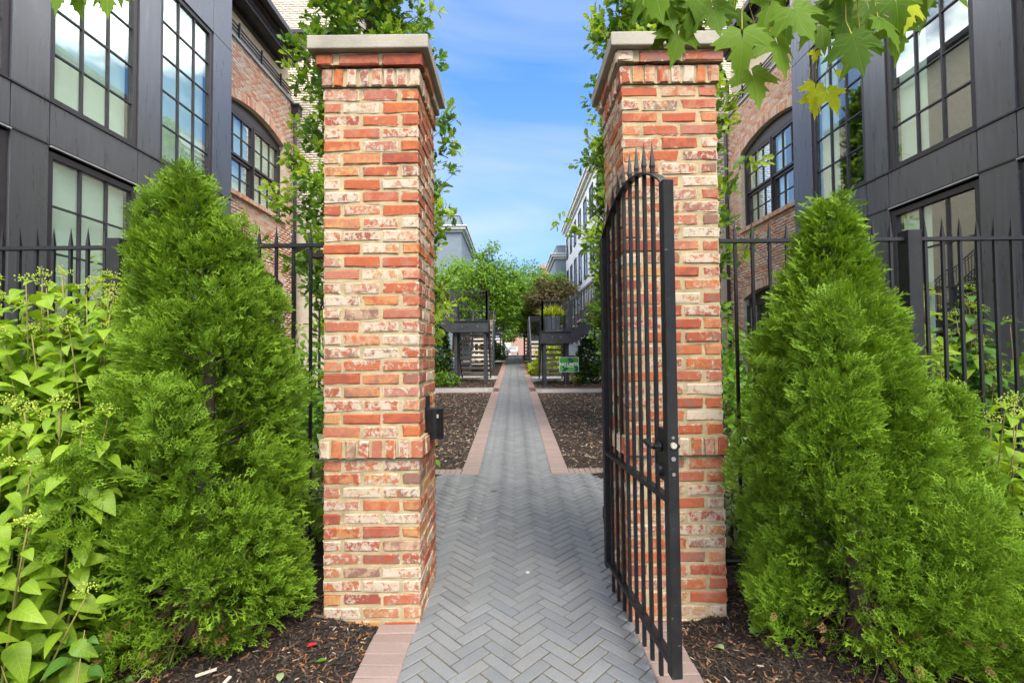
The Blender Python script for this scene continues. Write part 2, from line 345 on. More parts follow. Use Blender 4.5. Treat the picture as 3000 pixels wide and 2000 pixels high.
M['shrub'] = leafmat('shrub_leaf', (.06,.17,.015), (.15,.31,.025), (.24,.40,.03), .4, .45)
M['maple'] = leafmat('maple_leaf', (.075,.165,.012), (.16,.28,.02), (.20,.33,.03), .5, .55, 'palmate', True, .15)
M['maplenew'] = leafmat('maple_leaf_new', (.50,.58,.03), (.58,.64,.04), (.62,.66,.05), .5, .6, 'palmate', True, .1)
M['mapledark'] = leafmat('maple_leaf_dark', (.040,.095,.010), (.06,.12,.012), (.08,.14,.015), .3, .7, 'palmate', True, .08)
M['treegreen'] = leafmat('bright_tree_leaf', (.07,.19,.018), (.20,.38,.035), (.28,.46,.05), .42, .45)
M['treedeep'] = leafmat('deep_tree_leaf', (.03,.085,.014), (.08,.17,.02), (.12,.23,.03), .35, .45)
M['treered'] = leafmat('purple_tree_leaf', (.065,.050,.030), (.17,.11,.060), (.17,.21,.05), .35, .45)
M['yew'] = leafmat('dark_conifer', (.020,.060,.010), (.045,.11,.014), (.09,.19,.02), .2, .55)
M['lime'] = leafmat('lime_grass', (.26,.38,.02), (.46,.58,.03), (.6,.66,.06), .45, .45)
M['bloom'] = simple('green_yellow_bloom', (.36,.43,.06), .7, .2, var=.25, scale=60)
M['orange'] = simple('orange_bloom', (.75,.14,.02), .6, .3, var=.3, scale=40)
M['potgrey'] = simple('blue_grey_pot', (.16,.19,.24), .45, .5, var=.15)
M['urn'] = simple('cream_urn', (.56,.50,.40), .8, .2, var=.1)
M['white'] = simple('white_print', (.80,.82,.80), .6, .3, var=.03)
M['signgreen'] = simple('sign_green', (.06,.30,.045), .5, .4, var=.12, scale=5)
M['signlight'] = simple('sign_light_green', (.13,.43,.10), .5, .4, var=.1, scale=5)
M['signdark'] = simple('sign_dark_green', (.012,.10,.05), .5, .4, var=.1)
M['wire'] = simple('galvanised_wire', (.35,.35,.34), .4, .5, .6)
M['brass'] = simple('dull_brass', (.55,.50,.38), .45, .5, .3, var=.2, scale=60)
M['hose'] = simple('brown_tube', (.20,.095,.05), .6, .3)
M['carpaint'] = simple('silver_paint', (.55,.57,.60), .25, .6, .3, var=.03)
M['rubber'] = simple('rubber', (.02,.02,.02), .8, .2)
M['red'] = simple('red_scrap', (.55,.02,.03), .5, .4)
M['lamp'] = simple('frosted_lamp', (.5,.48,.42), .4, .5)

# ------------------------------------------------------------------ ground
ys = [-60, 0] + list(np.linspace(1, 34, 34)) + [60, 400, 900]
gv = [(x, y, G(y) - 0.06) for y in ys for x in (-600, -60, -8, 8, 60, 600)]
gf = [(j*6+i, j*6+i+1, (j+1)*6+i+1, (j+1)*6+i) for j in range(len(ys)-1) for i in range(5)]
MB().add(gv, gf).build('ground', M['mulch'], kind='structure', label='dark mulch ground running through the whole courtyard')

def sheet(name, x0, x1, y0, y1, dz, mat, label, nx=2, ny=2, hf=None):
    xs = np.linspace(x0, x1, nx); yy = np.linspace(y0, y1, ny)
    V = [(x, y, G(y) + dz + (hf(x, y) if hf else 0)) for y in yy for x in xs]
    F = [(j*nx+i, j*nx+i+1, (j+1)*nx+i+1, (j+1)*nx+i) for j in range(ny-1) for i in range(nx-1)]
    me = npmesh(name, V, F, mat, smooth=True)
    return link(name, me, kind='structure', label=label)
from mathutils import noise as mn
def mound(x, y):
    h = 0.018*mn.noise((x*3, y*3, 1)) + 0.010*mn.noise((x*9, y*9, 5)) + 0.005*mn.noise((x*31, y*31, 7))
    return h
def mulch_l(x, y):
    h = mound(x, y); e = min(max((-0.72 - x)/0.45, 0), 1); h += 0.05*e - 0.012
    return h
def mulch_r(x, y):
    h = mound(x, y); e = min(max((x - 0.80)/0.45, 0), 1); h += 0.05*e - 0.012
    return h
sheet('mulch_bed', -6.0, -0.70, 0.4, 5.12, 0.0, M['mulch'], 'dark mulch bed around the arborvitae beside the left pillar', 130, 110, mulch_l)
sheet('mulch_bed', 0.785, 6.0, 0.4, 5.12, 0.0, M['mulch'], 'dark mulch bed around the wide arborvitae beside the right pillar', 130, 110, mulch_r)
for x0, x1, y0, y1, lb in ((-9, -0.575, 5.3, 12.25, 'brown mulch bed left of the path behind the left pillar'), (0.58, 9, 5.3, 12.05, 'brown mulch bed right of the path behind the gate'),
                           (-9, -0.575, 13.5, 15.9, 'mulch bed under the left steel stair'), (0.58, 9, 13.05, 15.2, 'mulch bed under the right steel stair with the yard sign')):
    sheet('mulch_bed', x0, x1, y0, y1, -0.02, M['mulch'], lb, 60, 30, lambda x, y: mound(x, y)*0.6 + 0.012)
sheet('mulch_bed', -9, -0.575, 17.3, 25.5, -0.02, M['mulch'], 'far mulch bed left of the path under the bright green tree', 30, 30, lambda x, y: mound(x, y)*0.6)
sheet('mulch_bed', 0.58, 9, 16.8, 25.5, -0.02, M['mulch'], 'far mulch bed right of the path under the purple tree', 30, 30, lambda x, y: mound(x, y)*0.6)

# pavers: 45 degree herringbone of 3:1 slate pavers; 300 nearest are parts, the rest one joined part
PL, PW = 0.195, 0.065
def paver_shape(l, w, h, c=0.0045):
    a, b = l/2, w/2
    V = [(-a,-b,-h),(a,-b,-h),(a,b,-h),(-a,b,-h), (-a,-b,-c),(a,-b,-c),(a,b,-c),(-a,b,-c), (-a+c,-b+c,0),(a-c,-b+c,0),(a-c,b-c,0),(-a+c,b-c,0)]
    F = [(0,1,5,4),(1,2,6,5),(2,3,7,6),(3,0,4,7),(4,5,9,8),(5,6,10,9),(6,7,11,10),(7,4,8,11),(8,9,10,11)]
    return np.array(V, float), np.array(F)
def joined(name, mat, T, mats, parent, kind='stuff', **k):
    V, F = T; n = len(mats)
    A = np.array([np.array(m) for m in mats]); P = np.einsum('nij,vj->nvi', A[:, :3, :3], V) + A[:, None, :3, 3]
    me = npmesh(name, P.reshape(-1, 3), (F[None] + (np.arange(n)*len(V))[:, None, None]).reshape(-1, F.shape[1]), mat)
    return link(name, me, parent, kind=kind, **k)
def mk(V, F, name, mat):
    me = bpy.data.meshes.new(name); me.from_pydata([tuple(v) for v in V], [], [tuple(f) for f in F]); me.materials.append(mat); me.update(); return me

TS = Matrix.Rotation(SLA, 4, 'X')
def lay(cx, cy, ang, dz=0.0, jit=True):
    m = Matrix.Translation((cx, cy, G(cy) + dz + (U(-.0012, .0012) if jit else 0))) @ TS @ Matrix.Rotation(ang + (U(-.012, .012) if jit else 0), 4, 'Z')
    if jit: m = m @ Matrix.Rotation(U(-.014, .014), 4, 'X')
    return m
def in_paving(x, y):
    if y < 2.5: return -0.62 < x < 0.70 and y > 0.6
    if y < 3.06: return -0.62 < x < 0.70
    if y < 5.2: return -1.9 < x < 1.9
    return -0.46 < x < 0.46 and y < 34
pav = []
K = int(36/PW*1.5); s2 = math.sqrt(0.5)
for j in range(-130, 131):
    for k in range(-330, 420):
        for (u0, v0, du, dv, ang) in ((k+6*j, k, 3, 1, R(45)), (k+3+6*j, k-2, 1, 3, R(135))):
            u = (u0 + du/2)*PW; v = (v0 + dv/2)*PW
            x = (u - v)*s2 + 0.02; y = (u + v)*s2 + 0.03
            if in_paving(x, y): pav.append((x, y, ang))
pav.sort(key=lambda q: math.hypot(q[0], q[1]) + (0 if q[1] > 1.9 else 100))
path = thing('paved_path', None, None); path['kind'] = 'structure'; path['label'] = 'grey herringbone paver path running between the brick pillars'
base = MB(); 
for x0, x1, y0, y1 in ((-.70, .785, .4, 5.2), (-1.95, -.70, 3.0, 5.12), (.785, 1.95, 3.0, 5.12), (-.58, .585, 5.2, 34.0)):
    nn = max(2, int((y1-y0)/2)); yy = np.linspace(y0, y1, nn)
    for a, b in zip(yy[:-1], yy[1:]): base.add([(x0,a,G(a)-.006),(x1,a,G(a)-.006),(x1,b,G(b)-.006),(x0,b,G(b)-.006)], [(0,1,2,3)])
base.build('sand_bed', M['sand'], path)
pT = paver_shape(PL-.006, PW-.006, .02); pm = mk(*pT, 'paver', M['paver'])
for x, y, a in pav[:300]:
    o = link('paver', pm, path); o.matrix_basis = lay(x, y, a)
joined('paver', M['paver_i'], pT, [lay(x, y, a) for x, y, a in pav[300:]], path)

# kerb bricks along the path and round the beds
kT = paver_shape(.19, .0565, .03, .004); kn = paver_shape(.196, .0735, .03, .004)
kb = []; near = []
y = 2.455
while y > 0.7:
    near.append((-.607 + U(-.004,.004), y, R(U(-1.5, 1.5))))
    if y < 2.46: near.append((.694 + U(-.004,.004), y, R(U(-1.5, 1.5))))
    y -= .0765
border = thing('path_border', None, None); border['kind'] = 'structure'; border['label'] = 'pinkish brick border edging the grey paver path'
for sgn in (-1, 1):
    y = 5.14
    while y < 33.5:
        if not (12.42 < y < 13.3): kb.append((sgn*.482 + .003, y, 0))
        y += .0595
    x = .61
    while x < 2.4:
        kb.append((sgn*x, 5.215, R(90))); x += .0595
    for yy in (12.36 if sgn < 0 else 12.14, 13.40 if sgn < 0 else 13.06):
        x = .66
        while x < 5:
            kb.append((sgn*x, yy, 0)); x += .196
knm = mk(*kn, 'kerb_brick', M['kerb']); kbm = mk(*kT, 'border_brick', M['kerb_i'])
for x, y, a in near:
    o = link('brick', knm, border); o.matrix_basis = lay(x, y, a, .006)
kb.sort(key=lambda q: q[1] + (0 if abs(q[0]) < 1.2 else 8))
kbp = mk(*kT, 'border_brick', M['kerb'])
for x, y, a in kb[:250]:
    o = link('brick', kbp, border); o.matrix_basis = lay(x, y, a, .006)
joined('brick', M['kerb_i'], kT, [lay(x, y, a, .006) for x, y, a in kb[250:]], border)

# cross paths
for nm, x0, x1, y0, y1, lb in (('path', -7, -.57, 12.44, 13.33, 'pale paver cross path left of the main path'), ('path', .58, 7, 12.2, 13.0, 'pale paver cross path right of the main path'),
                               ('path', -7, -.57, 15.9, 17.3, 'pale landing pavement at the foot of the left stair'), ('path', .58, 7, 15.2, 16.8, 'pale landing pavement at the foot of the right stair'),
                               ('path', -7, -.57, 25.5, 27.5, 'far pale pavement left of the path'), ('path', .58, 7, 25.5, 27.5, 'far pale pavement right of the path')):
    root = thing(nm, None, None); root['kind'] = 'structure'; root['label'] = lb
    MB().add([(x0,y0,G(y0)-.012),(x1,y0,G(y0)-.012),(x1,y1,G(y1)-.012),(x0,y1,G(y1)-.012)], [(0,1,2,3)]).build('sand_bed', M['sand'], root)
    T = paver_shape(.294, .144, .02); mats = []
    yy = y0 + .075; q = 0
    while yy < y1:
        xx = x0 + .15 + (q % 2)*.15
        while xx < x1: mats.append(lay(xx, yy, 0, -.002)); xx += .3
        yy += .15; q += 1
    joined('paver', M['palepaver'], T, mats, root)

# loose mulch
def chips(name, mat, label, regs, size):
    P = []; Rr = random.Random(5)
    for x0, x1, y0, y1, n, hf in regs:
        for _ in range(n):
            x = Rr.uniform(x0, x1); y = Rr.uniform(y0, y1); P.append((x, y, G(y) + hf(x, y)))
    P = np.array(P); n = len(P); a = RNG.random(n)*6.283; ti = RNG.normal(0, .35, n)
    Y = np.stack([np.cos(a)*np.cos(ti), np.sin(a)*np.cos(ti), np.sin(ti)], 1); Z = nrm(np.stack([RNG.normal(0,.4,n), RNG.normal(0,.4,n), np.ones(n)], 1))
    V = np.array([(-.13,-.5,0),(.13,-.5,0),(.10,.5,0),(-.08,.5,0),(0,-.42,.12),(.02,.44,.10)]); F = np.array([(0,4,5),(0,5,3),(4,1,2),(4,2,5),(0,1,4),(3,5,2)])
    sc = RNG.uniform(.45, 1.35, n)*size
    me = scatter(name, mat, (V, F, np.zeros(6)), P + np.array([0,0,.004]), Y, Z, sc, RNG.random(n))
    return link(name, me, kind='stuff', label=label)
chips('mulch_chips', M['chips'], 'shredded black and orange bark chips on the near mulch', [(-2.4,-.72,1.5,2.75,12000,mulch_l),(.80,2.6,1.5,2.75,12500,mulch_r),(-2.3,-1,2.75,4.5,1200,mulch_l),(1,2.3,2.75,4.5,1200,mulch_r)], .028)
flat = lambda x, y: -.008 + mound(x, y)*.6 + .0
chips('mulch_chips', M['chipsfar'], 'light brown bark chips on the mulch beyond the pillars', [(-2.8,-.58,5.33,12.2,9000,flat),(.6,3.0,5.33,12.0,9000,flat),(-3,-.6,13.5,15.9,1500,flat),(.6,3,13.1,15.2,1500,flat)], .045)

# ------------------------------------------------------------------ brick pillars
def brick_variant(seed, l=.194, d=.094, h=.0575):
    q = random.Random(seed); a, b, c = l/2, d/2, h/2; e = .012
    xs = [-a, -a+e, a-e, a]; yy = [-b, -b+e, b-e, b]; zs = [-c, -c+.009, c-.009, c]
    V = []; idx = {}; edge = []
    def vid(i, j, k):
        if (i,j,k) in idx: return idx[(i,j,k)]
        x, y, z = xs[i], yy[j], zs[k]; ox, oy, oz = i in (0,3), j in (0,3), k in (0,3)
        eg = 1.0 if oz or (ox and oy) else 0.0
        if eg:
            f = q.uniform(.0005, .0075)
            if ox: x -= math.copysign(f if oy or oz else 0, x)
            if oy: y -= math.copysign(f if ox or oz else 0, y)
            if oz: z += -math.copysign(q.uniform(0, .0075), z)
        x += q.uniform(-.002,.002); y += q.uniform(-.0015,.0015); z += q.uniform(-.0015,.0015)
        idx[(i,j,k)] = len(V); V.append((x,y,z)); edge.append(eg); return idx[(i,j,k)]
    F = []
    for k in range(3):
        for i in range(3):
            F.append((vid(i,0,k), vid(i+1,0,k), vid(i+1,0,k+1), vid(i,0,k+1)))
            F.append((vid(i+1,3,k), vid(i,3,k), vid(i,3,k+1), vid(i+1,3,k+1)))
        for j in range(3):
            F.append((vid(3,j,k), vid(3,j+1,k), vid(3,j+1,k+1), vid(3,j,k+1)))
            F.append((vid(0,j+1,k), vid(0,j,k), vid(0,j,k+1), vid(0,j+1,k+1)))
    F.append((vid(0,0,3), vid(3,0,3), vid(3,3,3), vid(0,3,3))); F.append((vid(0,3,0), vid(3,3,0), vid(3,0,0), vid(0,0,0)))
    return V, F, edge
def bmesh_of(var, name, mat):
    V, F, E_ = var; me = mk(V, F, name, mat); a = me.attributes.new('edge', 'FLOAT', 'POINT'); a.data.foreach_set('value', np.array(E_, np.float32)); return me
VARS = [brick_variant(i) for i in range(9)]; ROWL = [brick_variant(50+i, .058, .10, .098) for i in range(6)]
VM = [bmesh_of(v, 'brick', M['brick']) for v in VARS]; RM = [bmesh_of(v, 'rowlock_brick', M['brick']) for v in ROWL]
def joined_bricks(name, mat, items, parent):
    Vs, Fs, Es = [], [], []; b = 0
    for var, m in items:
        V, F, e = var
        Vs += [tuple(m @ Vector(v)) for v in V]; Fs += [tuple(i+b for i in f) for f in F]; Es += e; b += len(V)
    me = mk(Vs, Fs, name, mat); a = me.attributes.new('edge', 'FLOAT', 'POINT'); a.data.foreach_set('value', np.array(Es, np.float32))
    return link(name, me, parent, kind='stuff')

def pillar(cx, cy, inner, label):
    root = thing('brick_pillar', label, 'pillar', (cx, cy, 0)); rest = []
    CH = .0685
    def frame(side):  # side 0 front(-y) 1 +x 2 +y 3 -x : rotation that carries the front face there
        return Matrix.Rotation(R(90)*side, 4, 'Z')
    def put(meshes, vars_, m, vis):
        i = random.randrange(len(meshes))
        if vis: o = link('brick', meshes[i], root); o.matrix_basis = m
        else: rest.append((vars_[i], m))
    def course(z, mirror, half, sx=1.0):
        k = half/.2525
        for side in range(4):
            for n, ac in enumerate((-.1555, .050)):
                a = (-ac if mirror else ac)*k
                m = frame(side) @ Matrix.Translation((a, -half + .047 + U(-.0025,.0015), z + U(-.0015,.0015))) @ Matrix.Rotation(R(U(-.5,.5)), 4, 'Z') @ Matrix.Rotation(R(U(-.5,.5)), 4, 'Y')
                if random.random() < .5: m = m @ Matrix.Rotation(math.pi, 4, 'Z')
                m = m @ Matrix.Diagonal((k*U(.985,1.02), 1, U(1.0,1.085), 1))
                put(VM, VARS, m, side in (0, inner) or n == 0)
    def rowlock(z, half):
        for side in range(4):
            n = 8 if side in (0, 2) else 5
            w = (2*half)/8
            for i in range(n):
                a = -half + w*(i+.5) if n == 8 else -half + .105 + (2*half-.21)*(i+.5)/5
                m = frame(side) @ Matrix.Translation((a + U(-.002,.002), -half + .05 + U(-.002,.002), z)) @ Matrix.Rotation(R(U(-1.2,1.2)), 4, 'Y') @ Matrix.Diagonal((U(.86,1.04), 1, U(.97,1.0), 1))
                put(RM, ROWL, m, side in (0, inner))
    z = -.04
    zs = []
    for i in range(13): course(.022 + CH*(i-.5) , i % 2 == 0, .2525); 
    zc = .022 + 12*CH
    rowlock(zc + .053, .276)
    z0 = zc + .108
    for i in range(27): course(z0 + CH*(i+.5), i % 2 == 1, .2525)
    zt = z0 + 27*CH
    rowlock(zt + .053, .266)
    course(zt + .108 + CH*.5 - .002, True, .284)
    ztop = zt + .108 + CH
    joined_bricks('brick', M['brick_i'], rest, root)
    # mortar body: lumpy faces 5 mm behind the bricks, stepping out with the courses
    q = MB()
    def body(h, za, zb, nz):
        n = 12; pts = []
        for k in range(nz+1):
            zz = za + (zb-za)*k/nz
            for s in range(4):
                for i in range(n):
                    a = -h + 2*h*i/n; d = h + U(-.0015, .0025) if 0 < i else h
                    v = Matrix.Rotation(R(90)*s, 3, 'Z') @ Vector((a, -d, zz)); pts.append(v)
        N = 4*n; fs = [(k*N+i, k*N+(i+1) % N, (k+1)*N+(i+1) % N, (k+1)*N+i) for k in range(nz) for i in range(N)]
        fs += [tuple(range(N))[::-1], tuple(nz*N+i for i in range(N))]; q.add(pts, fs)
    body(.2475, -.12, zc+.002, 22); body(.264, zc+.010, zc+.107, 3); body(.2475, z0-.002, zt+.002, 46); body(.256, zt+.008, zt+.104, 3); body(.274, zt+.116, ztop, 2)
    q.build('mortar', M['mortar'], root, smooth=False)
    c = MB(); o = .316; zz = ztop + .002
    c.add([(-o,-o,zz),(o,-o,zz),(o,o,zz),(-o,o,zz),(-o,-o,zz+.072),(o,-o,zz+.072),(o,o,zz+.072),(-o,o,zz+.072),(0,0,zz+.11)], [(0,3,2,1),(0,1,5,4),(1,2,6,5),(2,3,7,6),(3,0,4,7),(4,5,8),(5,6,8),(6,7,8),(7,4,8)])
    c.build('cap_stone', M['stone'], root, bevel=.006)
    return root
pillar(-.746, 2.7525, 1, 'weathered red brick pillar with stone cap standing left of the path without a gate')
pillar(.8375, 2.7525, 3, 'weathered red brick pillar with stone cap behind the open iron gate')

# ------------------------------------------------------------------ iron gate and fences
def picket_mesh(h, tip=.13, w=.0155, bottom=0.0):
    a = w/2; c = a*1.25
    return MB().add([(-a,-a,bottom),(a,-a,bottom),(a,a,bottom),(-a,a,bottom),(-a,-a,h-tip),(a,-a,h-tip),(a,a,h-tip),(-a,a,h-tip),(-c,-c,h-tip+.012),(c,-c,h-tip+.012),(c,c,h-tip+.012),(-c,c,h-tip+.012),(0,0,h)],
        [(0,3,2,1),(0,1,5,4),(1,2,6,5),(2,3,7,6),(3,0,4,7),(4,5,9,8),(5,6,10,9),(6,7,11,10),(7,4,8,11),(8,9,12),(9,10,12),(10,11,12),(11,8,12)])
gx, gy_, ex, ey = .552, 2.868, .622, 1.915
GW = math.hypot(ex-gx, ey-gy_); ga = math.atan2(ey-gy_, ex-gx)
gate = thing('iron_gate', 'black iron picket gate with arched top swung open on the right pillar', 'gate', (gx, gy_, 0), ga)
I = M['iron']
MB().box(-.022,.022,-.022,.022,.125,2.075).build('stile', I, gate, bevel=.003)
MB().box(GW-.024,GW+.024,-.022,.022,.115,2.075).build('stile', M['iron_worn'], gate, bevel=.003)
for zz in (.155, .795):
    MB().box(.022, GW-.024, -.019, .019, zz-.011, zz+.011).build('rail', I, gate, bevel=.002)
def arch_z(t): return 2.068 + .175*math.sin(math.pi*t)**.8
tt = np.linspace(0, 1, 22)
a = MB()
for t0, t1 in zip(tt[:-1], tt[1:]):
    x0, x1 = .0 + t0*GW, t1*GW
    z0_, z1_ = arch_z(t0), arch_z(t1)
    a.add([(x0,-.02,z0_-.009),(x1,-.02,z1_-.009),(x1,.02,z1_-.009),(x0,.02,z0_-.009),(x0,-.02,z0_),(x1,-.02,z1_),(x1,.02,z1_),(x0,.02,z0_)], [(0,3,2,1),(4,5,6,7),(0,1,5,4),(2,3,7,6)])
a.build('arched_rail', I, gate)
for i in range(8):
    t_ = .098 + i*.1068
    picket_mesh(arch_z(t_)+.145, .125, .0158, .022).build('picket', M['iron_worn'] if i % 3 == 0 else I, gate, (t_*GW, 0, 0))
lb = MB().box(GW-.098, GW-.0245, -.017, .017, .865, 1.075).build('lock_box', I, gate, bevel=.002)
MB().tube([(GW-.058,-.017,1.0),(GW-.058,-.030,1.0),(GW-.058,-.0301,1.0),(GW-.058,-.045,1.0)], [.021,.019,.011,.011], 14).tube([(GW-.058,-.047,1.0),(GW-.075,-.053,1.0),(GW-.12,-.054,1.003),(GW-.165,-.047,1.004)], [.012,.0125,.0105,.011], 10).build('lever', I, lb, smooth=True)
MB().tube([(GW-.058,.017,1.0),(GW-.058,.05,1.0)], [.016,.011], 12).tube([(GW-.05,.05,1.0),(GW-.11,.052,1.0)], .010, 10).build('lever', I, lb, smooth=True)
MB().tube([(GW-.062,-.017,.905),(GW-.062,-.034,.905)], [.027,.024], 18).build('lock_cylinder', I, lb, smooth=False)
MB().tube([(GW+.024,.0,1.018),(GW+.034,.0,1.018)], [.0125,.0115], 16).build('latch_bolt', M['brass'], gate)
for zz, rr in ((.965,.009), (1.048,.006), (.905,.007)):
    MB().tube([(GW+.0235,0,zz),(GW+.0262,0,zz)], rr, 14).build('lock_screw', M['wire'], gate)
for zz in (1.86, .42):
    MB().tube([(-.022,-.012,zz-.05),(-.022,-.012,zz+.05)], .011, 10).box(-.06,-.022,-.018,-.006,zz-.035,zz+.035).build('hinge', I, gate)

lbx = thing('latch_box', 'black metal latch box fixed to the inner face of the left pillar', 'latch box', (-.4935, 2.70, .915))
MB().box(-.004,.004,-.035,.085,-.03,.235).build('back_plate', I, lbx)
MB().prism([(.004,-.03),(.045,-.035),(.060,-.025),(.085,-.035),(.092,-.012),(.092,.022),(.072,.034),(.004,.034)], lambda x,y:(x,y,0), lambda x,y:(x,y,.168)).build('housing', I, lbx, bevel=.002)
MB().box(.062,.072,-.0325,-.0285,.118,.138).build('strike_mark', M['brass'], lbx)

def fence(sgn, label):
    root = thing('iron_fence', label, 'fence', (sgn*1.0, 2.80, 0))
    pmsh = picket_mesh(2.165, .14, .0155, .0).mesh('picket', I)
    def X(x): return sgn*(x - 1.0)
    post = 2.333
    MB().box(*sorted((X(post-.04), X(post+.04))), -.04, .04, -.05, 2.085).build('post', M['iron_worn'], root, bevel=.004)
    MB().box(*sorted((X(1.004), X(1.022))), -.012, .012, .02, 2.05).build('end_stile', I, root)
    for a0, a1 in ((1.022, post-.04), (post+.04, 4.2)):
        for zz in (2.035, .80, .17):
            MB().box(*sorted((X(a0), X(a1))), -.018, .018, zz-.010, zz+.010).build('rail', I, root)
    x = 1.105 if sgn > 0 else 1.09
    while x < 4.15:
        if abs(x-post) > .07:
            link('picket', pmsh, root, (X(x), 0, U(-.004,.004)))
        x += .1015
    return root
fence(-1, 'black iron picket fence running left from the left brick pillar')
fence(1, 'black iron picket fence running right from the right brick pillar')

# ------------------------------------------------------------------ apartment wings: charcoal panel bay, brick bay with arched window, cream block behind
pane_cache = {}
def wing(sd, dz, yoff, label, shade_all):
    X0 = 5.5
    root = thing('apartment_wing', label, 'building', (sd*X0, 0, 0))
    def fb(m, b0, b1, y0, y1, z0, z1):       # b outward from the panel plane
        x0, x1 = sorted((-sd*b0, -sd*b1)); m.box(x0, x1, y0, y1, z0, z1); return m
    def part(name, mat, *bxs, parent=root, bevel=0, **k):
        m = MB()
        for bb in bxs: fb(m, *bb)
        return m.build(name, mat, parent, bevel=bevel, **k)
    gl = [(2.13+yoff, 3.31+yoff), (3.90+yoff, 5.08+yoff), (5.675+yoff, 6.86+yoff), (7.445+yoff, 8.60+yoff)]
    end = 9.25 + yoff
    zA, zB, zT, zH = 3.935+dz, 4.445+dz, 7.40+dz, 9.6
    g = .006; FW = .075
    # panels
    edges = [0.9+yoff] + [e for a, b in gl for e in (a-FW, b+FW)] + [end]
    piers = [(edges[0], edges[1]), (edges[2], edges[3]), (edges[4], edges[5]), (edges[6], edges[7]), (edges[8], edges[9])]
    for a, b in piers:
        for z0, z1 in ((-.3, zA), (zB, zT), (zT, zH)):
            part('panel', M['panel'], (-.06, U(-.002,.002), a+g, b-g, z0+g, z1-g), bevel=.003)
        part('panel', M['panel'], (-.06, U(-.002,.002), a+g, b-g, zA+g, zB-g), bevel=.003)
    for a, b in gl:
        for z0, z1 in ((zA, zB), (zT, zH)):
            part('panel', M['panel'], (-.06, U(-.002,.002), a-FW+g, b+FW-g, z0+g, z1-g), bevel=.003)
    part('panel_backing', M['eave'], *[(-.30, -.062, a, b, -.3, zH) for a, b in piers], *[(-.30, -.062, a-FW, b+FW, z0, z1) for a, b in gl for z0, z1 in ((-.3, .75), (zA, zB), (zT, zH))])
    part('end_panel', M['panel'], (-1.2, -.064, end-.0605, end-.0005, -.3, zH))
    # a bright drip edge along the spandrel and over the lower windows
    part('trim', M['frame'], (-.01, .018, 0.9+yoff, end, zB-.004, zB+.016), (-.01, .012, .9+yoff, end, zA-.012, zA+.008))
    def window(a, b, z0, z1, nx, nz, bf=-.055, fw=FW, shade=None, parent=root, name='window'):
        fr = MB()
        for bb in ((a-fw, a, z0-fw, z1+fw), (b, b+fw, z0-fw, z1+fw)): fb(fr, bf-.06, bf+.03, *bb)
        for bb in ((a, b, z0-fw, z0), (a, b, z1, z1+fw)): fb(fr, bf-.06, bf+.03, *bb)
        w = fr.build(name, M['frame'], parent)
        mun = MB(); mw = .013
        for i in range(1, nx):
            y = a + (b-a)*i/nx; fb(mun, bf-.028, bf+.012, y-mw, y+mw, z0, z1)
        for k in range(1, nz):
            z = z0 + (z1-z0)*k/nz
            for i in range(nx):
                ya = a + (b-a)*i/nx + (mw if i else 0); yb = a + (b-a)*(i+1)/nx - (mw if i < nx-1 else 0); fb(mun, bf-.026, bf+.010, ya, yb, z-mw*.8, z+mw*.8)
        mun.build('muntin', M['frame'], w)
        pw, ph = (b-a)/nx - .02, (z1-z0)/nz - .02; key = (round(pw, 3), round(ph, 3))
        if key not in pane_cache: pane_cache[key] = MB().box(-.003, .003, -pw/2, pw/2, -ph/2, ph/2).mesh('pane', M['glass'])
        for i in range(nx):
            for k in range(nz):
                o = link('pane', pane_cache[key], w, (-sd*(bf-.012), a+(b-a)*(i+.5)/nx, z0+(z1-z0)*(k+.5)/nz)); o.rotation_euler = (R(U(-.25,.25)), 0, R(U(-.3,.3)))
        if shade: 
            m = MB()
            for s0, s1, sz in shade: fb(m, bf-.10, bf-.095, a+(b-a)*s0, a+(b-a)*s1, z0+(z1-z0)*sz, z1)
            m.build('roller_shade', M['shade'], w)
        return w
    sh = [(0, 1, 0)] if shade_all else [(.62, 1.0, 0)]
    for a, b in gl:
        window(a, b, zB+.085, zT-.075, 3, 5, shade=sh)
        window(a, b, .95+dz, zA-.14, 3, 5, shade=sh)
        part('drip_cap', M['drip'], (-.02, .022, a-FW, b+FW, zA-.030, zA-.014))
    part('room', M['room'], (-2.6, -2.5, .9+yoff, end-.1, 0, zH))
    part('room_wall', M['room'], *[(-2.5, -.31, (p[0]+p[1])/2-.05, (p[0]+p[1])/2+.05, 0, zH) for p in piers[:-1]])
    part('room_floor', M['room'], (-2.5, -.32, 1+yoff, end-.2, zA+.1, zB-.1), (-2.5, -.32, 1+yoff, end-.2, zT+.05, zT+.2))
    part('roof', M['eave'], (-6, -.07, .9+yoff, end, zH-.15, zH))
    # ---- brick bay, set back half a metre
    bb = -.5; yE = 13.05 if sd < 0 else 13.25; zP = 8.30+dz*.95
    wy0, wy1 = 9.95, 12.42; zs = 4.98+dz*.85; spring = 6.94 + dz*.75 ; rise = .20
    ly0, ly1 = 9.95, 12.45; lsp = 2.92+dz*.35 + (.35 if sd < 0 else 0)
    def arch(y, y0, y1, sp):
        u_ = (y-(y0+y1)/2)/((y1-y0)/2); return sp + rise*(1-u_*u_)
    def hole(y, z):
        if wy0 < y < wy1 and zs-.115 < z < arch(y, wy0, wy1, spring)+.21: return True
        if wy0-.06 < y < wy1+.06 and zs-.115 < z < zs: return True
        return ly0 < y < ly1 and z < arch(y, ly0, ly1, lsp)+.21
    # wall body with real openings
    wall = MB(); n = 24
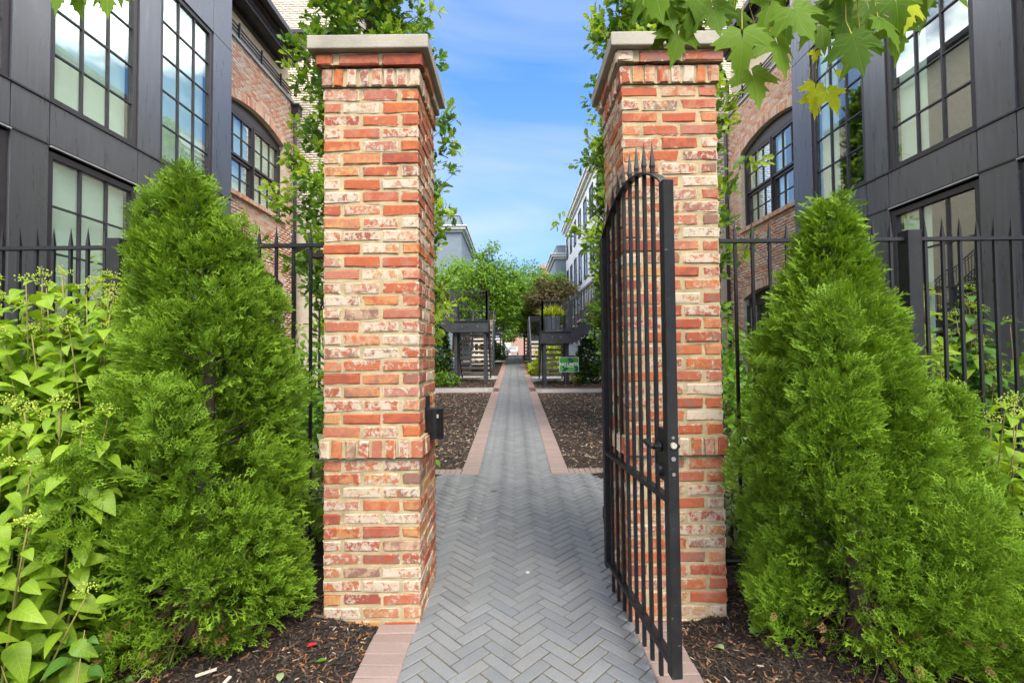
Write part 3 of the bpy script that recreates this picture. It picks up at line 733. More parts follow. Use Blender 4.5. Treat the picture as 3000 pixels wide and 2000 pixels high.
    def strip(y0, y1, z0f, z1f):
        yy = np.linspace(y0, y1, n+1)
        for p, q in zip(yy[:-1], yy[1:]):
            za, zb = z0f(p), z0f(q); zc_, zd = z1f(p), z1f(q); xs_ = sorted((-sd*(bb-.006), -sd*(bb-.25)))
            wall.add([(xs_[0],p,za),(xs_[1],p,za),(xs_[1],q,zb),(xs_[0],q,zb),(xs_[0],p,zc_),(xs_[1],p,zc_),(xs_[1],q,zd),(xs_[0],q,zd)], [(0,3,2,1),(4,5,6,7),(0,1,5,4),(1,2,6,5),(2,3,7,6),(3,0,4,7)])
    strip(end-.3, wy0, lambda y: -.3, lambda y: zP); strip(wy1+.03, yE, lambda y: -.3, lambda y: zP)
    strip(wy0, wy1+.03, lambda y: arch(min(y, wy1), wy0, wy1, spring), lambda y: zP)
    strip(wy0, wy1+.03, lambda y: arch(min(y, ly1), ly0, ly1, lsp), lambda y: zs-.10)
    wall.build('wall', M['wallmortar'], root)
    bT = (np.array([(0,-.097,-.0285),(0,.097,-.0285),(0,.097,.0285),(0,-.097,.0285),(-.02,-.097,-.0285),(-.02,.097,-.0285),(-.02,.097,.0285),(-.02,-.097,.0285)]), np.array([(0,1,2,3),(0,4,5,1),(1,5,6,2),(2,6,7,3),(3,7,4,0)]))
    bm_ = mk(*bT, 'wall_brick', M['wallbrick']); items = []
    z = .03; q = 0
    while z < zP-.04:
        y = end - .25 + (q % 2)*.1025
        while y < yE-.08:
            if not (hole(y-.07, z) or hole(y+.07, z) or hole(y, z)): items.append((y, z))
            y += .205
        z += .0685; q += 1
    items.sort(key=lambda t_: abs(t_[0]-11.4)*.6 + abs(t_[1]-5.9))
    def bmx(y, z, rot=0): return Matrix.Translation((-sd*(bb+U(-.004,.003)), y, z+U(-.003,.003))) @ Matrix.Rotation(rot + U(-.012,.012), 4, 'X') @ Matrix.Diagonal((-sd, 1*U(.94,1), 1, 1))
    for y, z in items[:190]:
        o = link('brick', bm_, root); o.matrix_basis = bmx(y, z)
    joined('brick', M['wallbrick_i'], bT, [bmx(y, z) for y, z in items[190:]], root)
    # rowlock sill, and the voussoirs of the two arches
    vous = []
    y = wy0-.03
    while y < wy1+.05: vous.append((y, zs-.055, R(90), .06)); y += .069
    for (a0, a1, sp) in ((wy0, wy1, spring), (ly0, ly1, lsp)):
        y = a0+.03
        while y < a1:
            u_ = (y-(a0+a1)/2)/((a1-a0)/2); vous.append((y, arch(y, a0, a1, sp)+.10, R(90)+math.atan(-2*rise*u_/((a1-a0)/2)), .0)); y += .069
    for y, z, r_, pr in vous:
        o = link('brick', bm_, root); o.matrix_basis = Matrix.Translation((-sd*(bb+.004+pr), y, z)) @ Matrix.Rotation(r_, 4, 'X') @ Matrix.Diagonal((-sd*(3.2 if pr else 1), .98 if not pr else .5, 1, 1))
    part('sill', M['wallmortar'], (bb-.10, bb+.02, wy0-.05, wy1+.08, zs-.104, zs-.006))
    # arched double window: transom head, two double hung sashes
    mid = (wy0+wy1)/2; wf = bb-.16
    head = MB(); yy = np.linspace(wy0, wy1, 21); top = spring-.02
    for p, q_ in zip(yy[:-1], yy[1:]):
        xs_ = sorted((-sd*(wf+.03), -sd*(wf-.04)))
        za, zb = arch(p, wy0, wy1, spring)+.0, arch(q_, wy0, wy1, spring)+.0
        head.add([(xs_[0],p,top-.10),(xs_[1],p,top-.10),(xs_[1],q_,top-.10),(xs_[0],q_,top-.10),(xs_[0],p,za),(xs_[1],p,za),(xs_[1],q_,zb),(xs_[0],q_,zb)], [(0,3,2,1),(4,5,6,7),(0,1,5,4),(1,2,6,5),(2,3,7,6),(3,0,4,7)])
    hd = head.build('arched_head', M['frame'], root)
    zm = (zs + top - .10)/2 - .05
    for a, b in ((wy0+.09, mid-.07), (mid+.07, wy1-.09)):
        window(a, b, zm+.06, top-.16, 3, 2, wf-.0, .05, shade=[(0, 1, 0.0)] if shade_all else [(.7, 1, 0)], name='sash_window')
        window(a, b, zs+.06, zm-.06, 3, 2, wf-.035, .05, shade=[(0, 1, 0.0)] if shade_all else [(.7, 1, 0)], name='sash_window')
    part('jamb', M['frame'], (wf-.08, wf+.05, wy0, wy0+.035, zs, top-.1), (wf-.08, wf+.05, mid-.018, mid+.018, zs, top-.1), (wf-.08, wf+.05, wy1-.035, wy1+.03, zs, top-.1))
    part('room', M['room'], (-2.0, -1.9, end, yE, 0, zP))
    # lower opening: dark panelled door under its arch
    d = MB(); yy = np.linspace(ly0, ly1, 21)
    for p, q_ in zip(yy[:-1], yy[1:]):
        xs_ = sorted((-sd*(wf), -sd*(wf-.05)))
        d.add([(xs_[0],p,0),(xs_[1],p,0),(xs_[1],q_,0),(xs_[0],q_,0),(xs_[0],p,arch(p,ly0,ly1,lsp)),(xs_[1],p,arch(p,ly0,ly1,lsp)),(xs_[1],q_,arch(q_,ly0,ly1,lsp)),(xs_[0],q_,arch(q_,ly0,ly1,lsp))], [(0,3,2,1),(4,5,6,7),(0,1,5,4),(1,2,6,5),(2,3,7,6),(3,0,4,7)])
    d.build('arched_frame', M['frame'], root)
    for a, b in ((ly0+.12, (ly0+ly1)/2-.06), ((ly0+ly1)/2+.06, ly1-.12)):
        window(a, b, .75, lsp-.2, 2, 2, wf+.08, .04)
    # parapet coping, slatted balcony rail
    part('coping', M['coping'], (bb-.28, bb+.05, end-.0, yE, zP, zP+.06))
    rl = link('balcony_rail', MB().box(0,0.001,end,end+.001,zP+.07,zP+.071).mesh('rail_pin', M['eave']), root)
    for k in range(5):
        part('slat', M['eave'], (bb-.09, bb-.065, end+.02, yE-.05, zP+.10+k*.085, zP+.135+k*.085), parent=rl)
    y = end + .25
    while y < yE: part('rail_post', M['eave'], (bb-.064, bb-.03, y-.02, y+.02, zP+.06, zP+.52), parent=rl); y += .95
    # set back cream storey and the deep dark eave
    part('stucco_wall', M['stucco'], (-1.0, -.64, end-.0, yE-.1, zP-.0, 9.6))
    ez = 9.10
    part('eave', M['eave'], (-.638, -.20, end+.01, 12.55, ez+.06, ez+.20), (-.638, -.12, end+.01, 12.62, ez+.20, ez+.30), (-.638, -.05, end+.01, 12.7, ez+.30, ez+.38), (-.638, -.55, end+.01, 12.5, ez-.06, ez+.06), (-.34, -.22, end+.01, 12.5, ez-.02, ez+.06))
    part('gutter', M['eave'], (-.048, .07, end+.01, 12.75, ez+.24, ez+.37))
    # downspout with its leader head
    ds = MB(); xx = lambda b: -sd*b
    ds.tube([(xx(.0), 12.6, ez+.24), (xx(-.05), 12.66, ez+.08), (xx(-.3), 12.82, ez-.18), (xx(-.40), 12.86, ez-.4), (xx(-.40), 12.86, zP+.2)], .045, 8)
    ds.tube([(xx(-.44), yE-.12, zP-.3), (xx(-.44), yE-.12, .1)], .05, 4)
    ds.build('downspout', M['eave'], root)
    part('leader_head', M['eave'], (-.49, -.30, yE-.24, yE-.0, zP-.32, zP-.10), (-.49, -.27, yE-.26, yE+.02, zP-.10, zP-.04))
    part('side_wall', M['stucco'], (-1.19, -.76, yE-.30, yE-.06, -.3, zP))
    return root
wing(-1, 0.0, 0.0, 'charcoal panel apartment wing on the left with pale shaded windows', True)
wing(1, -.465, 0.0, 'charcoal panel apartment wing on the right with greenish reflecting windows', False)

def cream_block(sd, xi, y0, y1, ztop, label):
    root = thing('cream_brick_building', label, 'building', (sd*xi, y0, 0))
    def bx(x0, x1, a, b, z0, z1):
        p, q = sorted((sd*x0, sd*x1)); return (p, q, a, b, z0, z1)
    MB().box(*bx(0, 5, .006, y1-y0, -.3, ztop)).build('wall', M['creammortar'], root)
    T = (np.array([(-.097,0,-.0285),(.097,0,-.0285),(.097,0,.0285),(-.097,0,.0285),(-.097,.02,-.0285),(.097,.02,-.0285),(.097,.02,.0285),(-.097,.02,.0285)]), np.array([(0,1,2,3),(1,0,4,5),(2,1,5,6),(3,2,6,7),(0,3,7,4)]))
    mats = []; z = 5.5; q = 0
    while z < ztop:
        x = .1 + (q % 2)*.1025
        while x < 4.6:
            mats.append(Matrix.Translation((sd*x, U(-.001,.004), z))); x += .205
        z += .0685; q += 1
    joined('brick', M['cream_i'], T, mats, root)
    MB().box(*bx(.02, 5.2, -.10, .0, 10.32, 10.42)).box(*bx(-.03, 5.2, -.16, .0, 10.42, 10.52)).box(*bx(-.08, 5.2, -.24, .0, 10.52, 10.62)).build('cornice', M['eave'], root)
    MB().box(*bx(.05, 5.2, -.03, .0, 9.95, 10.03)).build('string_course', M['creammortar'], root)
    MB().box(*bx(-.25, 5.2, -.25, y1-y0, ztop, ztop+.18)).build('roof', M['eave'], root)
    return root
cream_block(-1, 4.75, 13.45, 24, 12.3, 'cream brick block rising behind the left brick bay')
cream_block(1, 5.2, 13.65, 21.5, 12.3, 'cream brick block rising behind the right brick bay')

def town_block(name, sd, xi, y0, y1, zc, zt, wallm, label, depth=6, inset=.0, wins=True):
    root = thing(name, label, 'building', (sd*xi, y0, 0)); D_ = y1-y0
    def bx(x0, x1, a, b, z0, z1):
        p, q = sorted((sd*x0, sd*x1)); return (p, q, a, b, z0, z1)
    MB().box(*bx(0, depth, 0, D_, 0, zc)).build('wall', M[wallm], root)
    MB().box(*bx(-.12, depth, -.12, D_+.1, zc, zc+.16)).box(*bx(-.30, depth, -.30, D_+.2, zc+.16, zc+.34)).box(*bx(-.40, depth, -.40, D_+.2, zc+.34, zc+.42)).build('cornice', M['trimwhite'], root)
    MB().box(*bx(.15, depth, .15, D_, zc+.42, zt)).build('parapet', M[wallm], root)
    MB().box(*bx(.10, depth, .10, D_, zt, zt+.06)).build('coping', M['coping'], root)
    MB().box(*bx(-.04, -.001, -.04, D_, 5.2, 5.32)).build('string_course', M['trimwhite'], root)
    if wins:
        y = .9
        while y + 1 < D_:
            for z0, h in ((2.2, 1.7), (5.9, 1.9), (8.9, 1.5)):
                if z0 + h < zc-.2:
                    w = MB().box(*bx(-.05, .02, y-.08, y, z0-.08, z0+h+.1)).box(*bx(-.05, .02, y+.9, y+.98, z0-.08, z0+h+.1)).box(*bx(-.05, .02, y, y+.9, z0+h, z0+h+.1)).box(*bx(-.09, .02, y, y+.9, z0-.1, z0)).box(*bx(-.03, .02, y, y+.9, z0+h/2-.03, z0+h/2+.03)).build('window', M['eave'], root)
                    MB().box(*bx(-.015, .01, y, y+.9, z0, z0+h)).build('pane', M['darkglass'], w)
            y += 2.3
    return root
town_block('white_brick_house', 1, 4.3, 22, 38.4, 10.9, 12.1, 'whitebrick', 'white painted brick townhouse with cornice behind the right stair')
town_block('grey_brick_house', 1, 3.45, 38.6, 45, 9.1, 10.2, 'greybrick', 'blue grey painted brick townhouse beyond the white one on the right', 7)
town_block('grey_brick_house', -1, 3.5, 32.5, 42, 9.8, 11.0, 'greybrick', 'blue grey painted brick townhouse with white cornice on the left', 7)
ch = thing('brick_house', 'distant red brick building with a tall chimney beyond the purple tree', 'building', (2.6, 47, 0))
MB().box(0, 7, 0, 9, 0, 6.2).build('wall', M['farbrick'], ch); MB().prism([(-.3,6.2),(7.3,6.2),(3.5,8.4)], lambda x,z:(x,-.3,z), lambda x,z:(x,9.3,z)).build('roof', M['eave'], ch)
MB().box(.25, 1.15, .4, 1.2, 6.2, 9.9).box(.15, 1.25, .3, 1.3, 9.9, 10.15).box(.35, .65, .55, .95, 10.15, 10.5).box(.75, 1.05, .55, .95, 10.15, 10.5).build('chimney', M['farbrick'], ch)
fg = thing('far_garage', 'pale garage building closing the far end of the path', 'building', (-2, 96, 0))
MB().box(-6, 1.6, 0, 6, 1, 4.6).build('wall', M['stucco'], fg); MB().box(1.602, 7, -.3, 6, 1, 5.6).build('brick_wall', M['farbrick'], fg); MB().box(-6.3, 7.3, -.5, 6.3, 5.6, 5.9).build('roof', M['eave'], fg)
MB().box(-1.6, 1.2, -.05, -.002, 1.3, 3.6).build('garage_door', M['trimwhite'], fg)

# left canopy and lantern behind the fence
cn = thing('door_canopy', 'small dark canopy on the left brick bay behind the pillar', 'canopy', (-5.4, 13.2, 4.15))
MB().prism([(-.9,0),(.9,0),(.9,.10),(-.9,.32)], lambda x,z:(x,0,z), lambda x,z:(x,1.5,z)).build('canopy_roof', M['eave'], cn); MB().box(-.8,.8,.05,1.4,-.09,-.002).build('soffit', M['eave'], cn)
ln = thing('garden_lantern', 'dark post lantern with frosted shade left of the left pillar', 'lantern', (-2.28, 5.6, G(5.6)))
MB().tube([(0,0,-.05),(0,0,1.45)], .016, 8).tube([(0,0,1.45),(0,0,1.78),(.05,0,1.90),(.14,0,1.92),(.2,0,1.86),(.2,0,1.74)], .012, 8).build('pole', M['iron'], ln)
MB().lathe([(.02,0),(.085,-.03),(.085,-.05)], (.2,0,1.74), 12).build('hood', M['iron'], ln); MB().lathe([(.07,-.052),(.05,-.19)], (.2,0,1.74), 12).build('lamp_shade', M['lamp'], ln)

# ------------------------------------------------------------------ steel stairs
def stair(label, sd, xi, w, yl0, yl1, zl, yb, nstep, away=True, upper=True, rise_to=4.3, group='steel stairs along the path', rail_down=True):
    """xi inner edge towards the path, landing yl0..yl1, flight runs from the landing to yb"""
    gb = G(yb); root = thing('steel_stair', label, 'staircase', (sd*xi, yl0, G(yl0)), 0, group); oz = G(yl0)
    X = lambda x: sd*x; Y = lambda y: y - yl0; Z = lambda z: z - oz
    st = M['steel']
    ya = yl1 if yb > yl1 else yl0          # flight starts at this landing edge
    BD = .30
    l = MB(); x0, x1 = sorted((X(0), X(w)))
    l.box(x0, x1, 0, .02, Z(zl-BD), Z(zl)); l.box(x0, x1, Y(yl1)-.02, Y(yl1), Z(zl-BD), Z(zl))
    l.box(x0-.012, x1+.012, -.03, -.001, Z(zl), Z(zl+.02)); l.box(x0-.012, x1+.012, -.035, -.001, Z(zl-BD-.02), Z(zl-BD))
    e0 = X(0); l.box(min(e0, X(.02)), max(e0, X(.02)), .021, Y(yl1)-.021, Z(zl-BD), Z(zl))
    l.build('landing_beam', st, root)
    MB().box(x0+.025, x1-.025, .024, Y(yl1)-.024, Z(zl-.05), Z(zl-.005)).build('landing_floor', M['tread'], root)
    for px, py in ((.09, .07), (w-.10, .07 if not away else .12), (.09, Y(yl1)-.1), (w-.1, Y(yl1)-.1)):
        MB().box(min(X(px-.04),X(px+.04)), max(X(px-.04),X(px+.04)), py-.04, py+.04, Z(G(yl0+py))-.05, Z(zl-BD)-.021).build('post', st, root)
    for bxp in (.30, w-.30): MB().tube([(X(bxp), -.001, Z(zl-BD/2)), (X(bxp), -.018, Z(zl-BD/2))], .014, 8).build('bolt', M['wire'], root)
    # flight: two raking stringers and open treads
    sgn = 1 if yb > ya else -1
    for sx in (.02, w-.06):
        p = MB(); t_ = .03
        poly = [(Y(ya), Z(zl-.02)), (Y(ya), Z(zl-BD)), (Y(yb), Z(gb)), (Y(yb)+sgn*.06, Z(gb)), (Y(yb)+sgn*.06, Z(gb+.2))]
        p.prism(poly, lambda y, z: (X(sx), y, z), lambda y, z: (X(sx+t_*1.3), y, z)); p.build('stringer', st, root)
    tm = MB().box(min(X(.062),X(w-.062)), max(X(.062),X(w-.062)), -.14, .14, -.045, .024).mesh('tread', M['tread'])
    for k in range(1, nstep):
        f = k/nstep; link('tread', tm, root, (0, Y(ya+(yb-ya)*(f*.97+.02)), Z(zl+(gb-zl)*f)))
    # guard rails
    H = .90; bal = MB().box(-.007,.007,-.007,.007,0,H-.1).mesh('baluster', M['iron'])
    def guard(p, q, nm='guard_rail'):
        p = Vector(p); q = Vector(q); g_ = MB().bar(p+Vector((0,0,H)), q+Vector((0,0,H)), .045, .03).bar(p+Vector((0,0,.07)), q+Vector((0,0,.07)), .028, .02).bar(p+Vector((0,0,H-.12)), q+Vector((0,0,H-.12)), .02, .016)
        g_.bar(p, p+Vector((0,0,H)), .05).bar(q, q+Vector((0,0,H)), .05); go = g_.build(nm, st, root)
        n = max(2, int((q-p).length/.125))
        for k in range(1, n): link('baluster', bal, go, tuple(p.lerp(q, k/n)+Vector((0,0,.06))))
    guard((X(.03), .03, Z(zl)), (X(w-.03), .03, Z(zl)))
    if yb > yl1: guard((X(.03), .03, Z(zl)), (X(.03), Y(yl1)-.03, Z(zl)))
    else:
        guard((X(.03), Y(yl1)-.03, Z(zl)), (X(w), Y(yl1)-.03, Z(zl)))
    for sx in (.04, w-.04):
        guard((X(sx), Y(ya)+sgn*.03, Z(zl)), (X(sx), Y(yb)-sgn*.05, Z(gb+.12)), 'hand_rail')
    if upper:
        run = (rise_to - zl)/.86; xe = w + run; n = int((rise_to - zl)/.18)
        for yy in (0, Y(yl1)-.03):
            u = MB(); poly = [(w-.0, Z(zl-BD)), (w-.0, Z(zl)), (w-.02, Z(zl)), (xe, Z(rise_to)), (xe, Z(rise_to-.42))] if True else None
            poly = [(w+.001, Z(zl-BD)), (w+.001, Z(zl)), (xe, Z(rise_to)), (xe, Z(rise_to-.40)), (w+.14, Z(zl-BD))]
            u.prism(poly, lambda x, z: (X(x), yy, z), lambda x, z: (X(x), yy+.03, z)); u.build('stringer', st, root)
        um = MB().box(-.14, .14, .032, Y(yl1)-.032, -.028, .022).mesh('tread', M['tread'])
        for k in range(1, n): link('tread', um, root, (X(w + run*k/n), 0, Z(zl + (rise_to-zl)*k/n - .03)))
        guard((X(w+.02), .03, Z(zl)), (X(xe), .03, Z(rise_to))); guard((X(w+.02), Y(yl1)-.03, Z(zl)), (X(xe), Y(yl1)-.03, Z(rise_to)))
        MB().box(min(X(xe), X(xe+1.1)), max(X(xe), X(xe+1.1)), 0, Y(yl1), Z(rise_to-.3), Z(rise_to)).build('top_landing', st, root)
        MB().box(min(X(xe+.9),X(xe+.98)), max(X(xe+.9),X(xe+.98)), .1, .18, Z(G(yl0)-.05), Z(rise_to-.302)).build('post', st, root)
    return root
stair('nearest dark steel stair on the left with turned landing and open treads', -1, .76, 1.06, 14.1, 15.05, 2.38, 16.5, 10)
stair('nearest dark steel stair on the right carrying the grass planter', 1, .80, .84, 13.6, 14.55, 2.02, 15.9, 9)
stair('second left stair with pale treads facing the gate and the urn', -1, .82, .95, 21.0, 22.0, 2.42, 19.0, 10, away=False, rise_to=4.5)
stair('second right stair with pale treads facing the gate', 1, .64, .95, 20.6, 21.6, 2.1, 18.7, 8, away=False, rise_to=4.3)
stair('far dark steel stair on the left behind the clipped shrub', -1, .55, 1.0, 28.4, 29.4, 2.85, 30.6, 9, upper=False)
stair('far steel stair on the right edge of the path', 1, .55, .9, 28.0, 29.0, 2.75, 26.3, 9, away=False, upper=False)

# ------------------------------------------------------------------ leaf shapes
def spray_shape():
    V, F, T = [], [], []
    def dia(px, py, dx, dy, l, w, t0, t1):
        n = math.hypot(dx, dy); dx /= n; dy /= n; b = len(V); z = lambda y: -.16*y*y
        for (a, c, t_) in ((0, 0, t0), (.45, w, (t0+t1)/2), (1, 0, t1), (.45, -w, (t0+t1)/2)):
            x = px + dx*l*a - dy*c; y = py + dy*l*a + dx*c; V.append((x, y, z(y) + .05*abs(x))); T.append(t_)
        F.extend([(b, b+1, b+2), (b, b+2, b+3)])
    q = random.Random(3)
    dia(0, 0, 0, 1, 1.0, .035, 0, 1)
    for i in range(6):
        t_ = .10 + i*.14; s_ = 1 if i % 2 else -1; l = .62*(1-.55*t_)*q.uniform(.85, 1.15); a = R(q.uniform(36, 50))
        dx, dy = s_*math.sin(a), math.cos(a); dia(0, t_, dx, dy, l, .038, t_*.5, .55+.45*t_)
        for u_, s2_ in ((.35, 1), (.62, -1)):
            a2 = a + s2_*R(34); dia(dx*l*u_, t_+dy*l*u_, s_*math.sin(a2), math.cos(a2), l*.5, .034, .35+.3*t_, .8+.2*t_)
    return np.array(V), np.array(F), np.array(T)
SPRAY = spray_shape()
def ovate(fold=.18, droop=.25, w=.32, n=6, tip=1.6):
    V, F, T = [], [], []
    for i in range(n+1):
        t_ = i/n; ww = w*(math.sin(math.pi*min(1, t_**.75))**.8)*(1 - .25*t_**tip) if 0 < i < n else .004
        z = -droop*t_*t_ + .06*math.sin(t_*3)
        V += [(-ww, t_, z + fold*ww), (0, t_, z), (ww, t_, z + fold*ww)]; T += [.25*t_]*3
        if i:
            b = 3*(i-1); F += [(b, b+1, b+4), (b, b+4, b+3), (b+1, b+2, b+5), (b+1, b+5, b+4)]
    return np.array(V, float), np.array(F), np.array(T)
HYD = [ovate(.25, .30, .30), ovate(.10, .55, .33), ovate(.45, .15, .27), ovate(.30, .75, .31)]
SMALL = ovate(.2, .2, .30, 3)
def oak_shape():
    h = [(.0,0),(.10,.16),(.06,.24),(.22,.36),(.12,.44),(.30,.58),(.17,.66),(.24,.80),(.10,.86),(0,1)]
    o = h + [(-x, y) for x, y in h[-2:0:-1]]; V = [(0,.5,0)] + [(x, y, -.15*(y-.4)**2 + .25*abs(x)) for x, y in o]; n = len(o)
    return np.array(V), np.array([(0, 1+i, 1+(i+1) % n) for i in range(n)]), np.array([0.1] + [.3*y for x, y in o])
OAK = oak_shape()
QUAD = (np.array([(0,0,0),(.26,.45,.05),(0,1,-.08),(-.26,.45,.05)]), np.array([(0,1,2),(0,2,3)]), np.array([0,.2,.4,.2]))
def maple_shape(bend, curl):
    h = [(.03,0),(.15,-.09),(.29,-.12),(.26,-.02),(.45,.04),(.36,.10),(.41,.17),(.63,.34),(.50,.36),(.53,.46),(.38,.42),(.22,.40),(.19,.47),(.28,.63),(.18,.62),(.17,.75),(.085,.79),(0,1.02)]
    o = h + [(-x, y) for x, y in h[-2::-1]]; n = len(o); V = [(0,.25,0)]; zf = lambda x, y: -bend*(y-.1)**2 - curl*x*x + .10*abs(x)
    V += [(.55*x, .25+.55*(y-.25), 0) for x, y in o] + [(x, y, 0) for x, y in o]; V = [(x, y, zf(x, y)) for x, y, _ in V]
    F = [(0, 1+i, 1+(i+1) % n) for i in range(n-1)]
    for i in range(n-1):
        a, b, c, d = 1+i, 1+i+1, 1+n+i+1, 1+n+i; F += [(a, d, c), (a, c, b)]
    return np.array(V, float), np.array(F), np.array([.1]*(1+n) + [.25]*n)
MAPLE = [maple_shape(.25, .3), maple_shape(.5, .1), maple_shape(.1, .7)]
def one_mesh(name, T, mat, smooth=True):
    V, F, tip = T; t = np.ones((len(V), 4)); t[:, 0] = .5; t[:, 1] = tip; return npmesh(name, V, F, mat, t, V, smooth)
def orient(Y, Z):
    Y = Vector(Y).normalized(); Z = Vector(Z); X = Y.cross(Z)
    if X.length < 1e-4: X = Y.cross(Vector((1,0,0)))
    X.normalize(); Z = X.cross(Y); return Matrix((X, Y, Z)).transposed().to_4x4()

# ------------------------------------------------------------------ arborvitae
def arborvitae(name, label, x, y, h, prof, lobes, nclump, seed, cat='shrub'):
    q = np.random.default_rng(seed); g0 = G(y) + .03
    root = thing(name, label, cat, (x, y, g0))
    hs = np.array([p[0] for p in prof]); rs = np.array([p[1] for p in prof]); cxs = np.array([p[2] for p in prof])
    tr = MB().tube([(0,0,-.1),(.01,0,.15),(float(cxs[3])*.6,.02,.6),(float(np.interp(h*.6,hs,cxs)),0,h*.6),(cxs[-1],0,h*.93)], [.060,.050,.038,.022,.006], 8)
    for _ in range(46):
        z = q.uniform(.10, h*.85); a = q.random()*6.283; r_ = np.interp(z, hs, rs)*.6; c_ = float(np.interp(z, hs, cxs))
        tr.tube([(c_*.8,0,z), (c_+math.cos(a)*r_*.5, math.sin(a)*r_*.5, z+.05), (c_+math.cos(a)*r_, math.sin(a)*r_, z+.12)], [.009,.006,.002], 4)
    tr.build('trunk', M['bark'], root)
    tw = MB()
    for _ in range(34):
        a = q.uniform(3.3, 6.1); l = q.uniform(.18, .45); z = q.uniform(.06, .2); pts = [(0,0,z)]; zz = z
        for k in range(1, 5): zz += q.uniform(-.05, .03); pts.append((math.cos(a)*l*k/4 + q.normal(0,.015), math.sin(a)*l*k/4 + q.normal(0,.015), max(.01, zz)))
        tw.tube(pts, [.005,.004,.003,.002,.001], 4)
    tw.build('bare_twig', M['drytwig'], root)
    P, Yv, Zv, sc, rd = [], [], [], [], []
    # clumps over the whole body, biggest lobes first
    cl = []
    w = np.interp(np.linspace(0, h, 200), hs, rs); cdf = np.cumsum(w); cdf /= cdf[-1]
    for i in range(nclump):
        z = np.interp(q.random(), cdf, np.linspace(0, h, 200)); a = q.random()*6.283; r_ = max(.02, np.interp(z, hs, rs) - .085); c0 = np.interp(z, hs, cxs)
        r_ *= 1 + .34*mn.noise((math.cos(a)*2.1 + seed, math.sin(a)*2.1, z*4.4)) + q.normal(0, .085)
        cl.append((c0 + r_*math.cos(a), r_*.88*math.sin(a), z, a, q.uniform(.085, .150)))
    for lx, ly, lz, lr, lh, n in lobes:      # side leaders
        for i in range(n):
            t_ = q.random(); a = q.random()*6.283; r_ = max(.01, lr-.05)*math.sqrt(1 - t_**1.6)
            cl.append((lx + r_*math.cos(a), ly + r_*math.sin(a), lz + lh*t_, a, q.uniform(.075, .12)))
    for cx, cy, cz, a, cr in cl:
        n = int(66*(cr/.11)**2); up = np.array([math.cos(a)*.85, math.sin(a)*.85, .38]); up /= np.linalg.norm(up)
        shade = q.random(); base = np.array([cx, cy, cz]) - up*cr*.9
        d = q.normal(0, 1, (n, 3)); d = nrm(d); d += up*.95; d = nrm(d)
        r_ = cr*(.62 + .38*q.random(n)**.5)[:, None]
        p = base + d*r_; dirs = nrm(d*.50 + up*.30 + np.array([0,0,.42]) + q.normal(0, .34, (n, 3)))
        zz = nrm(q.normal(0, .55, (n, 3)) + d*.9 + np.array([0,0,.35]))
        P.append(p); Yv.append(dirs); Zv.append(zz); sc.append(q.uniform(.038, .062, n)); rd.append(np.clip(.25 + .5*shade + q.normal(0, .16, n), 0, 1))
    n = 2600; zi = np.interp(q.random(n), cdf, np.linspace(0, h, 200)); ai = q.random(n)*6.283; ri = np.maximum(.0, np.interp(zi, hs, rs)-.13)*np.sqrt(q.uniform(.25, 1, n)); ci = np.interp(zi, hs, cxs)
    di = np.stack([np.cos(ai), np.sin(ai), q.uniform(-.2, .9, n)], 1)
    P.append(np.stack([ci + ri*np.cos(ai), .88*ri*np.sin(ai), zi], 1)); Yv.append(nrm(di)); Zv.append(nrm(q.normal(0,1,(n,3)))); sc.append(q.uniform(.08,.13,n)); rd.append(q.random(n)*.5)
    P = np.concatenate(P); keep = P[:, 2] > .035
    Yv = np.concatenate(Yv)[keep]; Zv = np.concatenate(Zv)[keep]; sc = np.concatenate(sc)[keep]; rd = np.concatenate(rd)[keep]; P = P[keep]
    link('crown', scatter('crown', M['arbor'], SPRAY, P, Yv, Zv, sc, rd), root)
    n = 34; a = q.uniform(3.5, 5.9, n); zz = q.uniform(.06, .28, n); rr = np.interp(zz, hs, rs)*q.uniform(.55, .95, n)
    P = np.stack([rr*np.cos(a), rr*np.sin(a), zz], 1)
    link('dead_spray', scatter('dead_spray', M['brownspray'], SPRAY, P, np.stack([np.cos(a), np.sin(a), q.uniform(-1,.2,n)], 1), nrm(q.normal(0,1,(n,3))), q.uniform(.03,.06,n), q.random(n)), root, kind='stuff')
    return root
arborvitae('arborvitae', 'tall narrow arborvitae between the yellow green hydrangeas and the left pillar', -1.585, 2.36, 2.27,
    [(0,.42,.03),(.12,.52,.04),(.35,.55,.05),(.8,.50,.08),(1.2,.455,.085),(1.63,.385,.09),(1.82,.31,.035),(2.0,.235,.0),(2.15,.18,-.03),(2.27,.13,-.045)],
    [(.26,-.1,1.42,.17,.55,26),(-.10,-.12,1.5,.15,.62,24),(-.38,-.26,.0,.24,.32,34),(.18,-.38,.9,.16,.3,14),(-.2,-.4,.62,.17,.3,14)], 190, 11)
arborvitae('arborvitae', 'broad arborvitae with several leaders right of the right pillar', 1.64, 2.32, 2.06,
    [(0,.46,.05),(.12,.55,.03),(.35,.58,.02),(.8,.50,-.03),(1.15,.43,-.07),(1.45,.365,-.10),(1.68,.275,-.11),(1.86,.205,-.10),(1.98,.16,-.09),(2.06,.12,-.085)],
    [(-.33,-.34,.85,.20,.72,40),(.36,-.10,.62,.20,.52,34),(.10,-.45,.35,.25,.45,24),(.34,-.38,.0,.21,.30,22),(-.42,-.1,.75,.17,.5,20)], 220, 12)

